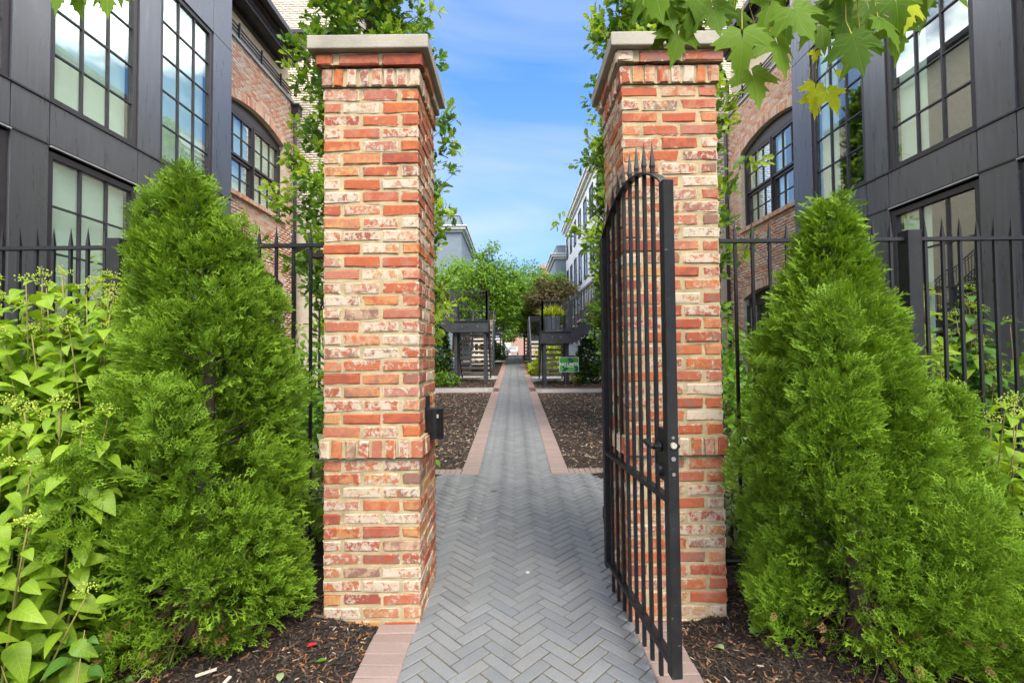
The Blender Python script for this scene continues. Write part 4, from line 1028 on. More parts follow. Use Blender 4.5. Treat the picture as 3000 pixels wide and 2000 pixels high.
# ------------------------------------------------------------------ hydrangeas and other leafy plants: leaves are parts
def leafy(name, label, cat, x, y, stems, leafmats, leafsize, pairs, group=None, flower=True, stemmat='greenstem', limit=290, spread=.25, seed=1, thick=.0045):
    q = random.Random(seed); g0 = G(y) + .02; root = thing(name, label, cat, (x, y, g0), 0, group)
    lm = [one_mesh('leaf', T, leafmats) for T in HYD]; count = 0; extra = []
    for sx, sy, hx, hy, h in stems:
        pts = []; n = 6
        for k in range(n+1):
            t_ = k/n; pts.append(Vector((sx + (hx-sx)*t_**1.4, sy + (hy-sy)*t_**1.4, h*t_)))
        st = MB().tube(pts, [thick*(1.25-.7*k/n) for k in range(n+1)], 6).build('stem', M[stemmat], root, smooth=True)
        np_ = max(3, int(pairs*h)); a0 = q.random()*3.14
        for k in range(np_):
            t_ = .12 + .88*(k+.5)/np_; f = t_*n; i = min(int(f), n-1); p = pts[i].lerp(pts[i+1], f-i)
            for s_ in (0, math.pi):
                a = a0 + k*1.571 + s_ + q.uniform(-.35,.35); el = q.uniform(-.6,.3); sz = leafsize*q.uniform(.7,1.2)*(1.15-.45*t_ if t_ > .85 else 1)
                d = Vector((math.cos(a), math.sin(a), el)).normalized(); pe = p + d*(.02+.02*leafsize/.1)
                zd = Vector((q.uniform(-.35,.35), q.uniform(-1.0,.1), .9))
                if count >= limit: extra.append((pe, d, zd, sz)); continue
                o = link('leaf', lm[q.randrange(4)], root)
                o.matrix_basis = Matrix.Translation(pe) @ orient(d, zd) @ Matrix.Scale(sz, 4); count += 1
        if flower:
            e = pts[-1]; fl = MB()
            for _ in range(46):
                r_ = q.random()**.5*.042; a = q.random()*6.28; c = e + Vector((r_*math.cos(a), r_*math.sin(a), q.uniform(0,.06)*(1-r_/.07)+.01)); s_ = q.uniform(.003,.0055)
                fl.add([c+Vector((s_,0,0)), c+Vector((0,s_,0)), c-Vector((s_,0,0)), c-Vector((0,s_,0)), c+Vector((0,0,s_)), c-Vector((0,0,s_))], [(0,1,4),(1,2,4),(2,3,4),(3,0,4),(1,0,5),(2,1,5),(3,2,5),(0,3,5)])
            fl.build('flower_head', M['bloom'], root)
            for _ in range(5):
                if count >= limit: break
                a = q.random()*6.28; d = Vector((math.cos(a), math.sin(a), .5)); o = link('leaf', lm[q.randrange(4)], root)
                o.matrix_basis = Matrix.Translation(e) @ orient(d, Vector((0,0,1))) @ Matrix.Scale(leafsize*.6, 4); count += 1
    if extra:
        m = len(extra); link('leaf', scatter('leaf', M['hydstuff'] if leafmats is M['hyd'] else M['hydstuffdark'], HYD[1], np.array([tuple(e[0]) for e in extra]), np.array([tuple(e[1]) for e in extra]), np.array([tuple(e[2]) for e in extra]), np.array([e[3] for e in extra]), RNG.random(m), True), root, kind='stuff')
    return root
def stems(n, sx, sy, h0, h1, lean, seed):
    q = random.Random(seed); o = []
    for _ in range(n):
        a, b = q.uniform(-sx, sx), q.uniform(-sy, sy); o.append((a, b, a*1.5+q.uniform(-lean,lean), b*1.5+q.uniform(-lean,lean), q.uniform(h0, h1)))
    return o
GH = 'hydrangeas in front of the iron fence'
for lb, x, y, n, sx, sy, h0, h1, lean, sd_, sz in (
    ('lime green hydrangea at the left edge in front of the fence', -2.14, 2.02, 9, .22, .16, .8, 1.30, .10, 3, .135),
    ('nearest lime green hydrangea at the lower left with big leaves', -2.02, 1.83, 9, .20, .14, .45, .88, .10, 13, .13),
    ('lime green hydrangea close against the left fence post', -2.12, 2.50, 9, .30, .14, 1.45, 1.74, .12, 4, .135),
    ('lime green hydrangea between the left edge and the fence post', -2.52, 2.40, 9, .25, .14, 1.4, 1.76, .12, 14, .135),
    ('lime green hydrangea crowding the pickets left of the fence post', -2.32, 2.52, 8, .22, .1, 1.45, 1.78, .10, 18, .135),
    ('lime green hydrangea rising behind the nearest one at the left edge', -2.36, 2.10, 8, .2, .12, .95, 1.35, .10, 19, .135),
    ('lime green hydrangea low beneath the left fence post', -2.30, 2.25, 9, .24, .14, .7, 1.15, .12, 15, .135),
    ('taller hydrangea inside the fence before the lowest left window', -2.50, 3.30, 9, .28, .2, 1.5, 1.95, .12, 5, .13),
    ('hydrangea inside the fence left of the tall one', -3.15, 3.3, 9, .35, .3, 1.2, 1.65, .14, 6, .13),
    ('hydrangea inside the fence hidden between arborvitae and fence post', -1.95, 3.25, 8, .25, .2, 1.2, 1.6, .14, 16, .13)):
    leafy('hydrangea', lb, 'shrub', x, y, stems(n+6, sx*1.15, sy, h0, h1*1.03, lean, sd_), M['hyd'], sz*.83, 17, limit=290, seed=sd_)
leafy('hydrangea', 'hydrangea with yellow green flower heads right of the broad arborvitae', 'shrub', 2.40, 2.50, stems(14, .26, .16, .85, 1.30, .10, 7), M['hyd'], .11, 14, limit=290, seed=7)
leafy('hydrangea', 'tall green hydrangea inside the fence before the right lower window', 'shrub', 2.90, 3.30, stems(14, .34, .2, 1.25, 1.76, .14, 8), M['hyd'], .11, 14, limit=290, seed=8, flower=True)
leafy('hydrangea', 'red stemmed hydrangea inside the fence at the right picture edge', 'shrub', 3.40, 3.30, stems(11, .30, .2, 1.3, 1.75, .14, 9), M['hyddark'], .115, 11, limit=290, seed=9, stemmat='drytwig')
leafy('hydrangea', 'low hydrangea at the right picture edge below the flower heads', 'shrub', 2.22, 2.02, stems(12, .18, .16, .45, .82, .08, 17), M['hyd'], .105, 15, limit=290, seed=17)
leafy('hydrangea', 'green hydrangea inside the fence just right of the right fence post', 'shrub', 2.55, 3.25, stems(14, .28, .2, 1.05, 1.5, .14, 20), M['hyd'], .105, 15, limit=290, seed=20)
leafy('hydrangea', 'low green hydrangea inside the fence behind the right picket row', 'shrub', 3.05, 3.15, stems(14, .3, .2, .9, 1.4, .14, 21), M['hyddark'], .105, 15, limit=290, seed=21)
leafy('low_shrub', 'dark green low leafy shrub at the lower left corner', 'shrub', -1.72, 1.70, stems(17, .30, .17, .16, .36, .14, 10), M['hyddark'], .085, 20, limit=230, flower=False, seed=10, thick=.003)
leafy('low_shrub', 'small leafy shrub at the lower right corner beside the hydrangea', 'shrub', 2.30, 1.92, stems(12, .22, .2, .18, .42, .14, 11), M['hyd'], .085, 18, limit=180, flower=False, seed=11, thick=.003)
leafy('low_shrub', 'broad leaved sprout low at the left edge under the hydrangea', 'shrub', -2.12, 1.78, stems(10, .25, .15, .45, .78, .14, 12), M['hyd'], .12, 11, limit=170, flower=False, seed=12)

def bush(name, label, x, y, rx, ry, h, mat, n, size, T=SMALL, seed=1, cat='shrub', z0=.03, cone=0.0):
    q = np.random.default_rng(seed); g0 = G(y); root = thing(name, label, cat, (x, y, g0))
    tk = MB()
    for _ in range(9):
        a = q.random()*6.28; tk.tube([(0,0,-.05),(math.cos(a)*rx*.35, math.sin(a)*ry*.35, h*.5),(math.cos(a)*rx*.6, math.sin(a)*ry*.6, h*.85)], [.012,.008,.003], 5)
    tk.build('stem', M['bark'], root)
    d = nrm(q.normal(0, 1, (n, 3))); r_ = (.35 + .65*q.random(n)**.4)
    lump = 1 + .16*np.sin(d[:,0]*5+seed)*np.cos(d[:,2]*4+seed*2) + .08*np.sin(d[:,1]*11)
    zz = h/2 + d[:,2]*r_*h/2*lump; f = 1 - cone*np.clip(zz/h, 0, 1)
    P = np.stack([d[:,0]*r_*rx*lump*f, d[:,1]*r_*ry*lump*f, np.maximum(zz, z0)], 1)
    Yv = nrm(d*.8 + q.normal(0,.5,(n,3)) + np.array([0,0,-.1])); Zv = nrm(q.normal(0,.5,(n,3)) + np.array([0,-.2,1]))
    link('crown', scatter('crown', mat, T, P, Yv, Zv, q.uniform(.7,1.25,n)*size, q.random(n)), root); return root
bush('garden_shrub', 'fresh green shrub inside the fence right of the right pillar', 1.75, 4.5, .55, .5, 1.35, M['shrub'], 1500, .085, seed=21)
bush('garden_shrub', 'pale variegated shrub low behind the right fence beside the pillar', 1.55, 3.35, .35, .3, .75, M['varieg'], 700, .075, seed=22)
bush('garden_shrub', 'green shrub inside the fence hidden between arborvitae and left pillar', -1.35, 4.3, .6, .5, 1.5, M['shrub'], 1500, .085, seed=23)
bush('garden_shrub', 'pale leaved low shrub inside the fence left of the left pillar', -1.15, 3.4, .3, .3, .8, M['varieg'], 600, .075, seed=24)
bush('garden_shrub', 'leafy green shrub before the left wing further along the wall', -3.1, 5.6, .9, .7, 1.6, M['shrub'], 2200, .09, seed=25)
bush('garden_shrub', 'leafy green shrub before the right wing further along the wall', 3.3, 5.8, .9, .7, 1.7, M['shrub'], 2200, .09, seed=26)
bush('cone_shrub', 'dark green clipped conifer left of the left stair', -2.32, 14.7, .52, .5, 2.15, M['yew'], 3600, .10, QUAD, 31, cone=.55)
bush('cone_shrub', 'dark green conifer right of the yard sign', 2.32, 14.4, .55, .5, 1.45, M['yew'], 3000, .10, QUAD, 32, cone=.35)
bush('round_shrub', 'small round shrub beside the path before the far left stair', -1.25, 25.2, .55, .5, 1.35, M['treedeep'], 1500, .13, SMALL, 33)
bush('round_shrub', 'dark clipped ball shrub at the left edge of the far path', -.72, 27.8, .45, .5, .85, M['yew'], 1300, .09, QUAD, 34)
bush('round_shrub', 'yellow green mound of grass by the second right stair', .78, 17.9, .26, .3, .42, M['lime'], 500, .12, QUAD, 35)
bush('round_shrub', 'lime shrub behind the right stair treads', 1.35, 17.6, .5, .4, 1.25, M['lime'], 900, .12, SMALL, 36)
bush('round_shrub', 'low green groundcover clump at the foot of the left conifer', -2.05, 14.1, .45, .3, .35, M['shrub'], 500, .10, SMALL, 37)
bush('round_shrub', 'low yellow green clump right of the yard sign', 1.95, 14.5, .25, .2, .40, M['lime'], 300, .10, SMALL, 38)

# ------------------------------------------------------------------ trees
def oak(label, x, y, h, rmax, seed, zlo=.7, nb=170):
    q = np.random.default_rng(seed); root = thing('oak_tree', label, 'tree', (x, y, G(y)))
    tr = MB().tube([(0,0,-.1),(.03,.02,h*.3),(-.02,.03,h*.6),(0,0,h*.97)], [.075,.06,.04,.01], 8)
    P, Yv, Zv, sc, rd, new = [], [], [], [], [], []
    for i in range(nb):
        z = zlo + (h-zlo)*(i+q.random())/nb; f = (z-zlo)/(h-zlo); l = rmax*(.55+.55*q.random())*(1.0-.68*f**1.5)*(.65+.35*min(1, f*5)); a = i*2.4 + q.normal(0,.4)
        el = q.uniform(.45, 1.0); p0 = np.array([0,0,z]); d = np.array([math.cos(a), math.sin(a), el]); d /= np.linalg.norm(d); p1 = p0 + d*l
        if i % 2 == 0: tr.tube([tuple(p0), tuple(p0+d*l*.5+np.array([0,0,-.03])), tuple(p1)], [.012,.008,.003], 4)
        for k in range(6):
            t_ = .35 + .65*(k+q.random())/6; c = p0 + d*l*t_; side = nrm(q.normal(0,1,3)); tw = c + side*.10
            n = 11; dd = nrm(q.normal(0,.8,(n,3)) + d*.6 + np.array([0,0,-.05]))
            P.append(tw + dd*.02 + q.normal(0,.045,(n,3))); Yv.append(dd); Zv.append(nrm(q.normal(0,.6,(n,3)) + np.array([0,-.15,1]))); sc.append(q.uniform(.10,.18,n)); rd.append(np.clip(q.normal(.35+.25*t_, .2, n), 0, 1)); new.append(np.full(n, t_ > .78 and q.random() < .55))
    tr.build('trunk', M['bark'], root)
    P, Yv, Zv, sc, rd, new = (np.concatenate(v) for v in (P, Yv, Zv, sc, rd, new))
    link('crown', scatter('crown', M['oak'], OAK, P[~new], Yv[~new], Zv[~new], sc[~new], rd[~new]), root)
    link('new_growth', scatter('new_growth', M['oaknew'], OAK, P[new], Yv[new], Zv[new], sc[new], rd[new]), root)
    return root
oak('columnar oak tree standing directly behind the left brick pillar', -2.02, 6.7, 8.6, 1.75, 41, nb=230)
oak('columnar oak tree standing directly behind the right brick pillar', 2.05, 6.7, 8.6, 1.5, 42, nb=230)
oak('columnar oak tree beside the white house behind the right pillar', 2.55, 11.4, 7.2, 1.15, 43)
oak('columnar oak tree by the left stair behind the left pillar', -2.55, 11.6, 6.6, 1.1, 44)

def tree(label, x, y, h, crown, mat, n, size, seed, name='garden_tree', T=QUAD, nl=26, trunk_r=.09):
    """crown: list of (cx, cy, cz, rx, ry, rz)"""
    q = np.random.default_rng(seed); root = thing(name, label, 'tree', (x, y, G(y)))
    tr = MB().tube([(0,0,-.1),(.05,0,h*.25),(0,.05,h*.5),(.03,0,h*.8)], [trunk_r, trunk_r*.8, trunk_r*.5, trunk_r*.15], 8)
    P, Yv, Zv, sc, rd = [], [], [], [], []
    tot = sum(c[3]*c[5] for c in crown)
    for cx, cy, cz, rx, ry, rz in crown:
        nclu = max(6, int(nl*rx*rz/tot*len(crown)))
        for i in range(nclu):
            d = nrm(q.normal(0,1,3)); c = np.array([cx,cy,cz]) + d*np.array([rx,ry,rz])*(.45+.6*q.random()**.5)
            tr.tube([(0,0,min(cz, h*.5)*.8), tuple((np.array([0,0,cz*.8])+c)/2), tuple(c)], [.03,.018,.004], 4)
            m = max(10, int(n*rx*rz/tot/nclu)); cr = q.uniform(.28,.55)*min(rx, rz); sh = q.random()
            dd = nrm(q.normal(0,1,(m,3))); dd[:,2] *= .75; p = c + dd*cr*(.3+.7*q.random(m)**.5)[:,None]
            P.append(p); Yv.append(nrm(dd + np.array([0,0,-.45]) + q.normal(0,.3,(m,3)))); Zv.append(nrm(q.normal(0,.5,(m,3)) + np.array([0,-.2,1]))); sc.append(q.uniform(.7,1.3,m)*size); rd.append(np.clip(.2+.55*sh + q.normal(0,.15,m), 0, 1))
    tr.build('trunk', M['bark'], root)
    link('crown', scatter('crown', mat, T, *(np.concatenate(v) for v in (P, Yv, Zv, sc, rd))), root); return root
tree('bright green tree overhanging the path behind the left stair', -1.5, 22.5, 5.6, [(0,0,3.4,1.7,1.5,1.5),(.75,-.3,4.2,1.0,.9,1.0),(-.9,.3,3.6,1.2,1.0,1.2),(.3,0,5.0,.7,.7,.75),(1.3,0,2.6,.8,.8,.8),(.9,-.5,1.9,.6,.6,.5),(-.2,-.6,2.1,.9,.8,.7)], M['treegreen'], 11000, .16, 51)
tree('purple leaved tree on the right behind the grass planter', 1.75, 22.0, 4.4, [(0,0,3.0,1.05,.9,.7),(-.7,.2,2.6,.6,.6,.5),(.5,0,3.5,.8,.7,.45),(-.3,0,3.8,.45,.45,.45)], M['treered'], 5200, .13, 52, 'purple_tree')
tree('mid green tree mixed in behind the purple tree', 1.2, 24.0, 4.6, [(0,0,3.4,1.3,1.1,1.0),(-.7,-.3,2.5,.9,.8,.7),(.7,0,3.9,.9,.9,.6),(.4,-.4,2.2,.9,.7,.6)], M['shrub'], 8000, .14, 60)
tree('deep green tree overhanging the far path on the right', 1.35, 26.5, 5.0, [(0,0,3.0,1.3,1.2,1.3),(-1.0,-.4,2.5,.9,.8,.9),(.5,0,3.8,1.1,1.0,.8),(-.6,-.6,1.9,.6,.5,.4)], M['treedeep'], 8000, .16, 53)
tree('broad green tree meeting over the far path', .9, 30.5, 6.3, [(0,0,4.3,1.5,1.4,1.6),(-1.0,-.3,3.4,1.2,1.1,1.1),(.9,0,3.2,1.2,1.1,1.2),(-.2,-.5,2.4,.9,.8,.6)], M['treegreen'], 8000, .17, 58)
tree('green tree below the grey house on the left', -3.3, 26.0, 5.6, [(0,0,3.9,1.7,1.5,1.6),(.8,-.3,3.0,1.1,1.0,1.1)], M['treegreen'], 7000, .17, 59)
tree('light green tree beyond the far left stair', -2.0, 33, 6.5, [(0,0,4.2,2.0,1.8,1.8),(1.0,0,3.4,1.2,1.2,1.2)], M['treegreen'], 6000, .22, 54)
tree('light green tree behind the purple tree on the right', 2.0, 35, 6.2, [(0,0,4.2,1.8,1.6,1.6),(-1.2,0,3.3,1.2,1.2,1.2)], M['treegreen'], 6000, .22, 55)
tree('tall far tree closing the view left of the path end', -1.4, 50, 7, [(0,0,4.9,2.6,2,2.2),(1.9,0,4.0,1.5,1.5,1.4),(1.0,0,2.6,1.2,1,1.0)], M['treegreen'], 5000, .3, 56)
tree('tall far tree closing the view right of the path end', 1.9, 56, 8, [(0,0,5.2,2.6,2,2.6),(-1.9,0,4.5,1.4,1.5,1.2)], M['treedeep'], 5000, .3, 57)

# maple overhead: leaves are parts on a real limb that comes from a trunk right of the frame
mp_ = thing('maple_tree', 'maple branch hanging big green leaves over the right pillar', 'tree', (2.9, -.35, G(0)-.02))
def ml(x, y, z): return Vector((x-2.9, y+.35, z-(G(0)-.02)))
MB().tube([ml(2.9,-.35,-.2), ml(2.88,-.3,1.2), ml(2.8,-.2,2.4), ml(2.75,-.25,4.2)], [.15,.125,.10,.06], 12).build('trunk', M['bark'], mp_, smooth=True)
MB().tube([ml(2.8,-.2,2.35), ml(2.2,.5,2.75), ml(1.5,1.05,2.78), ml(.9,1.3,2.66), ml(.45,1.42,2.60)], [.06,.04,.022,.012,.005], 8).tube([ml(1.5,1.05,2.78), ml(.6,.95,2.86), ml(-.3,1.1,2.80), ml(-1.0,1.25,2.70), ml(-1.35,1.3,2.62)], [.02,.016,.012,.008,.004], 6).build('limb', M['bark'], mp_, smooth=True)
LM = {k: [one_mesh('leaf', T, M[k]) for T in MAPLE] for k in ('maple', 'maplenew', 'mapledark')}
def mleaf(px, py, D, size, tilt=0, kind='maple', face=0.0, var=0, stem=True):
    """a hanging leaf whose stalk end is at the given place; the tip hangs down, its face turned towards the court"""
    x, y, z = px, D, py
    base = ml(x, y, z); dr = Vector((math.sin(R(tilt)), -.25 + U(-.15,.15), -math.cos(R(tilt)))); fc = Vector((math.sin(R(face)), -math.cos(R(face)), .45))
    o = link('leaf', LM[kind][var % 3], mp_); o.matrix_basis = Matrix.Translation(base) @ orient(dr, fc) @ Matrix.Scale(size, 4)
    if stem:
        top = base + Vector((U(-.03,.03), U(-.02,.04), U(.07,.13))); MB().tube([base, base.lerp(top, .5)+Vector((0,.01,0)), top], [.0012,.0012,.0016], 5).build('leaf_stalk', M['redstem'], mp_)
# (x, z, depth, size, tilt, kind, facing)
def at(u, v, y):     # measured on the photograph (3000 px wide), at depth y
    return ((u-1505)/1400*y, 1.38 + (1039 - .0096*(u-1505) - v)/1400*y)
q = random.Random(77)
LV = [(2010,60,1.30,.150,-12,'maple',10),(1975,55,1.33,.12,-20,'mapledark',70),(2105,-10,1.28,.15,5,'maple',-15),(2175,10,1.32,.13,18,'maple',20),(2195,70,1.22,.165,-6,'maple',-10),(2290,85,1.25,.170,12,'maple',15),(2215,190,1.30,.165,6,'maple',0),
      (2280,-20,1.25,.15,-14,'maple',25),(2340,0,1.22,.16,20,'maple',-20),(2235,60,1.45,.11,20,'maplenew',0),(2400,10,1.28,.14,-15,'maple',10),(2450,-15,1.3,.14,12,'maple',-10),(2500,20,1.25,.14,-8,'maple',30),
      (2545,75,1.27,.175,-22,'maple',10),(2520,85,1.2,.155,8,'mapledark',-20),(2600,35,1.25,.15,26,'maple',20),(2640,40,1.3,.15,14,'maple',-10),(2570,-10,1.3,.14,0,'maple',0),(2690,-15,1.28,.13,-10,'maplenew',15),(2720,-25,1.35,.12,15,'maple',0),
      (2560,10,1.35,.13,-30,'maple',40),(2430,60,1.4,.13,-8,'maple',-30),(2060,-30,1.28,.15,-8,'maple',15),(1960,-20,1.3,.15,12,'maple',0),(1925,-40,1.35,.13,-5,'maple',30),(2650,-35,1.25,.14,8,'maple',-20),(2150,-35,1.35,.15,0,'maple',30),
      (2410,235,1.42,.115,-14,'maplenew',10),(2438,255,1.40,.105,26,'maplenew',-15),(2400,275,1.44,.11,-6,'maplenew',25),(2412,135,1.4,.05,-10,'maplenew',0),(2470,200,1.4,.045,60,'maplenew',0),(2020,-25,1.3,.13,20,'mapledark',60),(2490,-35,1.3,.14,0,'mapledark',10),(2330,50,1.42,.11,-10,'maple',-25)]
for i, (u, v, D, s_, tl, kd, fc) in enumerate(LV):
    x, z = at(u, v, D); mleaf(x, z, D, s_*.78, tl, kd, fc, i)
for i, (u, v, s_, tl) in enumerate(((172,-70,.10,-14),(205,-62,.08,4),(296,-62,.10,8),(240,-105,.10,0),(330,-100,.09,14),(120,-120,.10,-20))):
    x, z = at(u, v, 1.3); mleaf(x, z, 1.3, s_, tl, 'maple', U(-20,20), i)
x0, z0_ = at(2440, -60, 1.42); x1, z1_ = at(2425, 130, 1.42); x2, z2_ = at(2405, 255, 1.42)
MB().tube([ml(x0, 1.42, z0_+.1), ml(x0, 1.42, z0_), ml(x1, 1.42, z1_), ml(x2, 1.42, z2_)], [.003,.0026,.0020,.0013], 6).build('twig', M['greenstem'], mp_, smooth=True)
for _ in range(42):
    u = q.uniform(1850, 2800); D = q.uniform(1.2, 1.6); v = q.uniform(-230, -70); x, z = at(u, v, D); mleaf(x, z, D, q.uniform(.11,.16), q.uniform(-30,30), 'maple', q.uniform(-50,50), q.randrange(3), stem=False)

# ------------------------------------------------------------------ small things in the courtyard
pl = thing('planter', 'blue grey planter on the right stair landing', 'planter', (1.13, 13.98, 2.022))
MB().lathe([(.15,0),(.19,.04),(.235,.40),(.245,.46),(.225,.46),(.20,.40)], n=26).build('pot', M['potgrey'], pl, smooth=True)
for k in range(10):
    a = k*.628; MB().bar((math.cos(a)*.196, math.sin(a)*.196, .05), (math.cos(a)*.243, math.sin(a)*.243, .44), .012).build('pot_rib', M['potgrey'], pl)
gq = np.random.default_rng(5); n = 420; a = gq.random(n)*6.28; el = gq.uniform(.5, 1.5, n); V = np.array([(-.035,0,0),(.035,0,0),(.03,.4,.03),(-.03,.4,.03),(.018,.75,-.04),(-.018,.75,-.04),(0,1,-.2)]); F = np.array([(0,1,2),(0,2,3),(3,2,4),(3,4,5),(5,4,6)])
P = np.stack([np.cos(a)*gq.random(n)*.19, np.sin(a)*gq.random(n)*.19, np.full(n, .42)], 1)
gr = thing('ornamental_grass', 'chartreuse grass tuft growing in the planter on the right landing', 'plant', (1.13, 13.98, 2.022))
link('blades', scatter('blades', M['lime'], (V, F, np.array([0,0,.3,.3,.6,.6,1])), P, np.stack([np.cos(a)*np.cos(el), np.sin(a)*np.cos(el), np.sin(el)], 1), np.tile(np.array([0,0,1.0]), (n,1))+gq.normal(0,.3,(n,3)), gq.uniform(.26,.46,n), gq.random(n)), gr, kind='stuff')

ur = thing('urn', 'cream stone urn on the landing of the second left stair', 'urn', (-.98, 21.12, 2.425))
MB().lathe([(.12,0),(.12,.05),(.06,.09),(.055,.14),(.13,.22),(.17,.34),(.165,.42),(.20,.46),(.20,.49),(.16,.48)], n=24).build('bowl', M['urn'], ur, smooth=True)
def flowers(label, x, y, z, r, h, n, seed):
    g_ = np.random.default_rng(seed); root = thing('flowers', label, 'flowers', (x, y, z)); m = 130
    d = nrm(g_.normal(0,1,(m,3))); P = np.stack([d[:,0]*r, d[:,1]*r, np.abs(d[:,2])*h*.7], 1)
    link('foliage', scatter('foliage', M['shrub'], SMALL, P, nrm(d+np.array([0,0,.3])), nrm(g_.normal(0,.5,(m,3))+np.array([0,0,1])), g_.uniform(.06,.1,m), g_.random(m)), root)
    for _ in range(n):
        e = nrm(g_.normal(0,1,3)); c = (e[0]*r*.8, e[1]*r*.8, h*.55+abs(e[2])*h*.5)
        MB().lathe([(.006,-.02),(.035,.0),(.042,.02),(.02,.032)], c, 7).build('bloom', M['orange'], root)
flowers('orange flowers planted in the cream urn on the second left stair', -.98, 21.12, 2.90, .16, .22, 12, 3)
pg = thing('planter', 'grey planter on the ground left of the left stair', 'planter', (-2.62, 20.6, G(20.6)))
MB().lathe([(.22,0),(.26,.06),(.30,.45),(.31,.52),(.28,.52),(.26,.45)], n=24).build('pot', M['potgrey'], pg, smooth=True)
flowers('orange flowers in the grey planter left of the left stair', -2.62, 20.6, G(20.6)+.5, .26, .28, 14, 4)

# yard sign
sg = thing('yard_sign', 'green yard sign reading NO LIMITS on wire legs', 'sign', (1.537, 13.30, G(13.3)))
SW, SH, zb = .27, .205, .425
MB().box(-SW, SW, 0, .008, zb, zb+2*SH).build('board', M['white'], sg)
MB().box(-SW+.012, SW-.012, -.0015, -.0002, zb+.012+.17, zb+2*SH-.012).build('print', M['signgreen'], sg); MB().box(-SW+.012, SW-.012, -.0015, -.0002, zb+.012, zb+.18).build('print', M['signlight'], sg)
for cx, z0, z1 in ((.03, zb+.235, zb+2*SH-.013), (-.13, zb+.013, zb+.17), (.20, zb+.013, zb+.17)):
    zc = (z0+z1)/2 - (.02 if cx == .03 else 0); hw = .055; dx = .06
    MB().prism([(cx-hw-dx/2, z1), (cx+hw-dx/2, z1), (min(cx+hw+dx, SW-.013), zc), (cx+hw-dx/2, z0), (cx-hw-dx/2, z0), (cx-hw+dx*.6, zc)], lambda x,z:(x,-.0025,z), lambda x,z:(x,-.0017,z)).build('arrow', M['signdark'], sg)
fc_ = bpy.data.curves.new('lettering', 'FONT'); fc_.body = 'NO LIMITS'; fc_.size = .112; fc_.align_x = 'CENTER'; fc_.offset = .0035; fc_.extrude = .0004; fc_.space_character = 1.05
tmp = bpy.data.objects.new('lettering_source', fc_); COL.objects.link(tmp); bpy.context.view_layer.update()
me = bpy.data.meshes.new_from_object(tmp.evaluated_get(bpy.context.evaluated_depsgraph_get())); bpy.data.objects.remove(tmp); bpy.data.curves.remove(fc_)
me.materials.clear(); me.materials.append(M['white']); o = link('lettering', me, sg, (0, -.0035, zb+.178)); o.rotation_euler = (R(90), 0, 0); o.scale = (.92, 1, 1)
sm = MB(); x = -.135
for wds in (3, 8, 3):
    for k in range(wds): sm.box(x, x+.013, -.0032, -.0026, zb+.136, zb+.156); x += .0175
    x += .014
sm.build('small_print', M['white'], sg)
MB().bar((-.11,.004,-.1), (-.11,.004,zb), .006).bar((.12,.004,-.1), (.12,.004,zb), .006).bar((-.11,.004,.06), (.12,.004,.06), .006).build('wire_leg', M['wire'], sg)

def hose(label, pts, r_=.009, mat='hose', cat='tube', name='drip_tube'):
    c = [Vector((x, y, G(y)+z)) for x, y, z in pts]; P_ = []
    for i in range(len(c)-1):
        p0, p1, p2, p3 = c[max(i-1,0)], c[i], c[i+1], c[min(i+2, len(c)-1)]
        for k in range(6):
            t_ = k/6; P_.append(.5*((2*p1)+(p2-p0)*t_+(2*p0-5*p1+4*p2-p3)*t_**2+(3*p1-p0-3*p2+p3)*t_**3))
    P_.append(c[-1]); MB().tube(P_, r_, 6).build(name, M[mat], smooth=True, label=label, cat=cat)
hose('brown drip tube looping over the mulch behind the latch box', [(-1.13,8.9,.02),(-1.35,8.1,.05),(-1.3,7.2,.02),(-1.1,6.6,.04),(-1.03,6.35,.05),(-1.2,6.05,.02),(-1.6,5.9,.01)])
hose('orange brown hose curving over the mulch below the yard sign', [(1.2,13.75,.01),(1.35,13.35,.02),(1.9,13.15,.02),(2.6,13.2,.02),(2.9,13.5,.01)], .014, cat='hose', name='garden_hose')
hose('short brown drip tube on the mulch right of the path', [(1.02,8.9,.01),(1.12,8.5,.02),(1.12,8.1,.02),(1.05,7.9,.01)])
hose('grey drain pipe lying in the mulch at the lower right', [(2.02,2.0,.05),(2.4,2.06,.06),(2.8,2.1,.05)], .013, 'wire', 'pipe', 'drain_pipe')

def fallen(label, x, y, mat, s_, T, hf, rz, name='fallen_leaf', cat='leaf'):
    me = one_mesh(name, T, M[mat]); o = link(name, me, label=label, cat=cat); o.matrix_basis = Matrix.Translation((x, y, G(y)+hf(x, y)+.016)) @ Matrix.Rotation(rz, 4, 'Z') @ Matrix.Rotation(R(8), 4, 'X') @ Matrix.Scale(s_, 4)
zero = lambda x, y: -.008
fallen('pale green leaf lying on the mulch beside the right pillar', 1.12, 2.33, 'varieg', .085, HYD[0], mulch_r, R(-70))
fallen('small curled yellowish leaf on the mulch near the right kerb', .96, 2.25, 'varieg', .07, HYD[3], mulch_r, R(40))
fallen('olive leaf lying on the grey pavers in the middle of the court', -.24, 4.55, 'oak', .075, OAK, zero, R(-80))
fallen('red scrap lying on the mulch beside the left kerb', -.985, 2.28, 'red', .05, SMALL, mulch_l, R(-60), 'red_scrap', 'litter')
fallen('pale dry leaf on the mulch by the left kerb', -1.0, 2.05, 'varieg', .06, HYD[2], mulch_l, R(20))
fallen('tiny green sprout leaf on the mulch between arborvitae and kerb', -.86, 2.2, 'shrub', .05, SMALL, mulch_l, R(100))
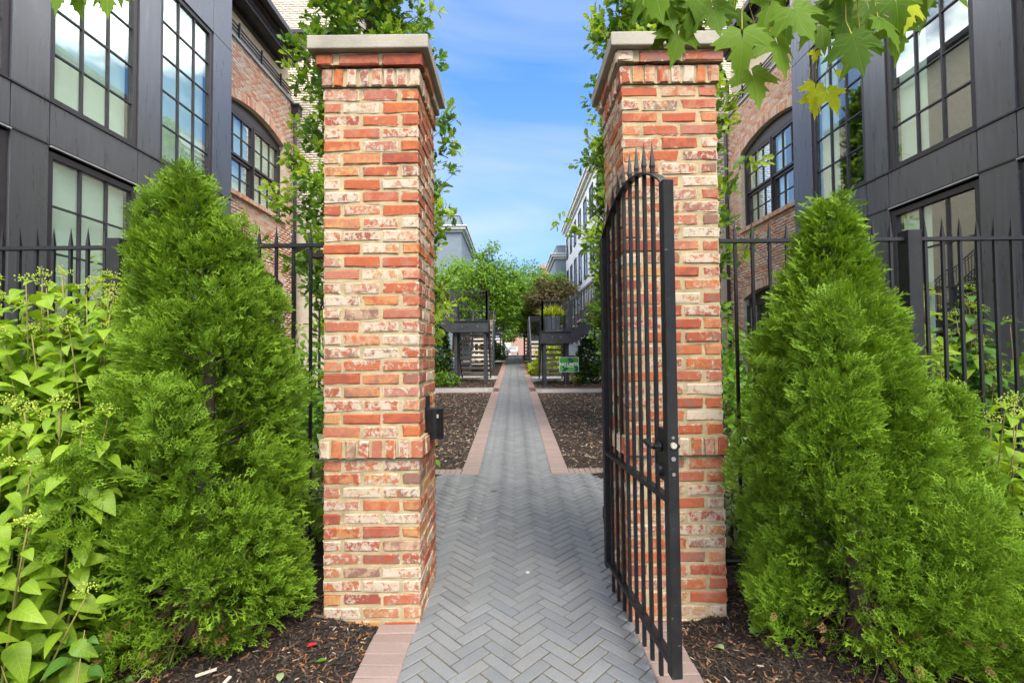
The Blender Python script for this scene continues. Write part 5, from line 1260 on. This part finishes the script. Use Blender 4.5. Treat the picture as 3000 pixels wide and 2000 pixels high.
for i, (x, y, r_) in enumerate(((.075, 3.02, .012), (-.32, 3.9, .005))):
    lbs = ('large white splat on the grey pavers midway to the gate', 'tiny white splat far back on the pavers', 'tiny white splat near the left pillar base', 'tiny white splat left of the path centre', 'tiny white splat by the olive leaf')
    m = MB(); n = 11; pts = [(x + r_*(1.2 if k % 2 else .8)*math.cos(6.283*k/n)*U(.8,1.2), y + r_*math.sin(6.283*k/n)*U(.8,1.2)) for k in range(n)]
    m.prism(pts, lambda a, b: (a, b, G(b)-.002), lambda a, b: (a, b, G(b)+.0045)); m.build('splat', M['urn'], label=lbs[i], cat='stain')
kq = random.Random(9)
for i, (x, y, l, rz, lb) in enumerate(((-1.22, 2.0, .11, 80, 'pale splinter of wood upright in the near left mulch'), (-1.33, 2.08, .08, 20, 'short pale bark splinter left of the upright splinter'), (-1.02, 2.5, .10, -30, 'thin bark splinter near the left pillar'))):
    m = MB(); p = Vector((x, y, G(y)+mulch_l(x, y)+.015)); d = Vector((math.cos(R(rz)), math.sin(R(rz)), .15)); m.bar(p-d*l/2, p+d*l/2, .014, .006); m.build('wood_splinter', M['urn'] if i < 2 else M['drytwig'], label=lb, cat='wood chip')

# parked car at the far end
car = thing('parked_car', 'silver car parked at the far end of the path', 'car', (-.15, 82, G(82)))
prof = [(-2.1,.35),(-2.15,.75),(-1.5,.92),(-.8,1.42),(.8,1.45),(1.5,1.0),(2.1,.85),(2.15,.4)]
MB().prism(prof, lambda x,z:(-.85,x,z), lambda x,z:(.85,x,z)).build('body', M['carpaint'], car, bevel=.06)
MB().prism([(-1.30,.98),(-.82,1.36),(.75,1.39),(1.28,1.02)], lambda x,z:(-.862,x,z), lambda x,z:(.862,x,z)).build('side_window', M['darkglass'], car)
MB().add([(-.7,-1.46,.96),(.7,-1.46,.96),(.62,-.86,1.38),(-.62,-.86,1.38)], [(0,1,2,3)]).build('windscreen', M['darkglass'], car, (0,-.03,.02))
for sx in (-.85, .85):
    MB().tube([(sx-.1,-1.3,.33),(sx+.1,-1.3,.33)], .33, 16).build('wheel', M['rubber'], car); MB().tube([(sx-.1,1.3,.33),(sx+.1,1.3,.33)], .33, 16).build('wheel', M['rubber'], car)
    MB().box(sx*.8-.15, sx*.8+.15, -2.17, -2.1, .62, .74).build('headlight', M['lamp'], car)
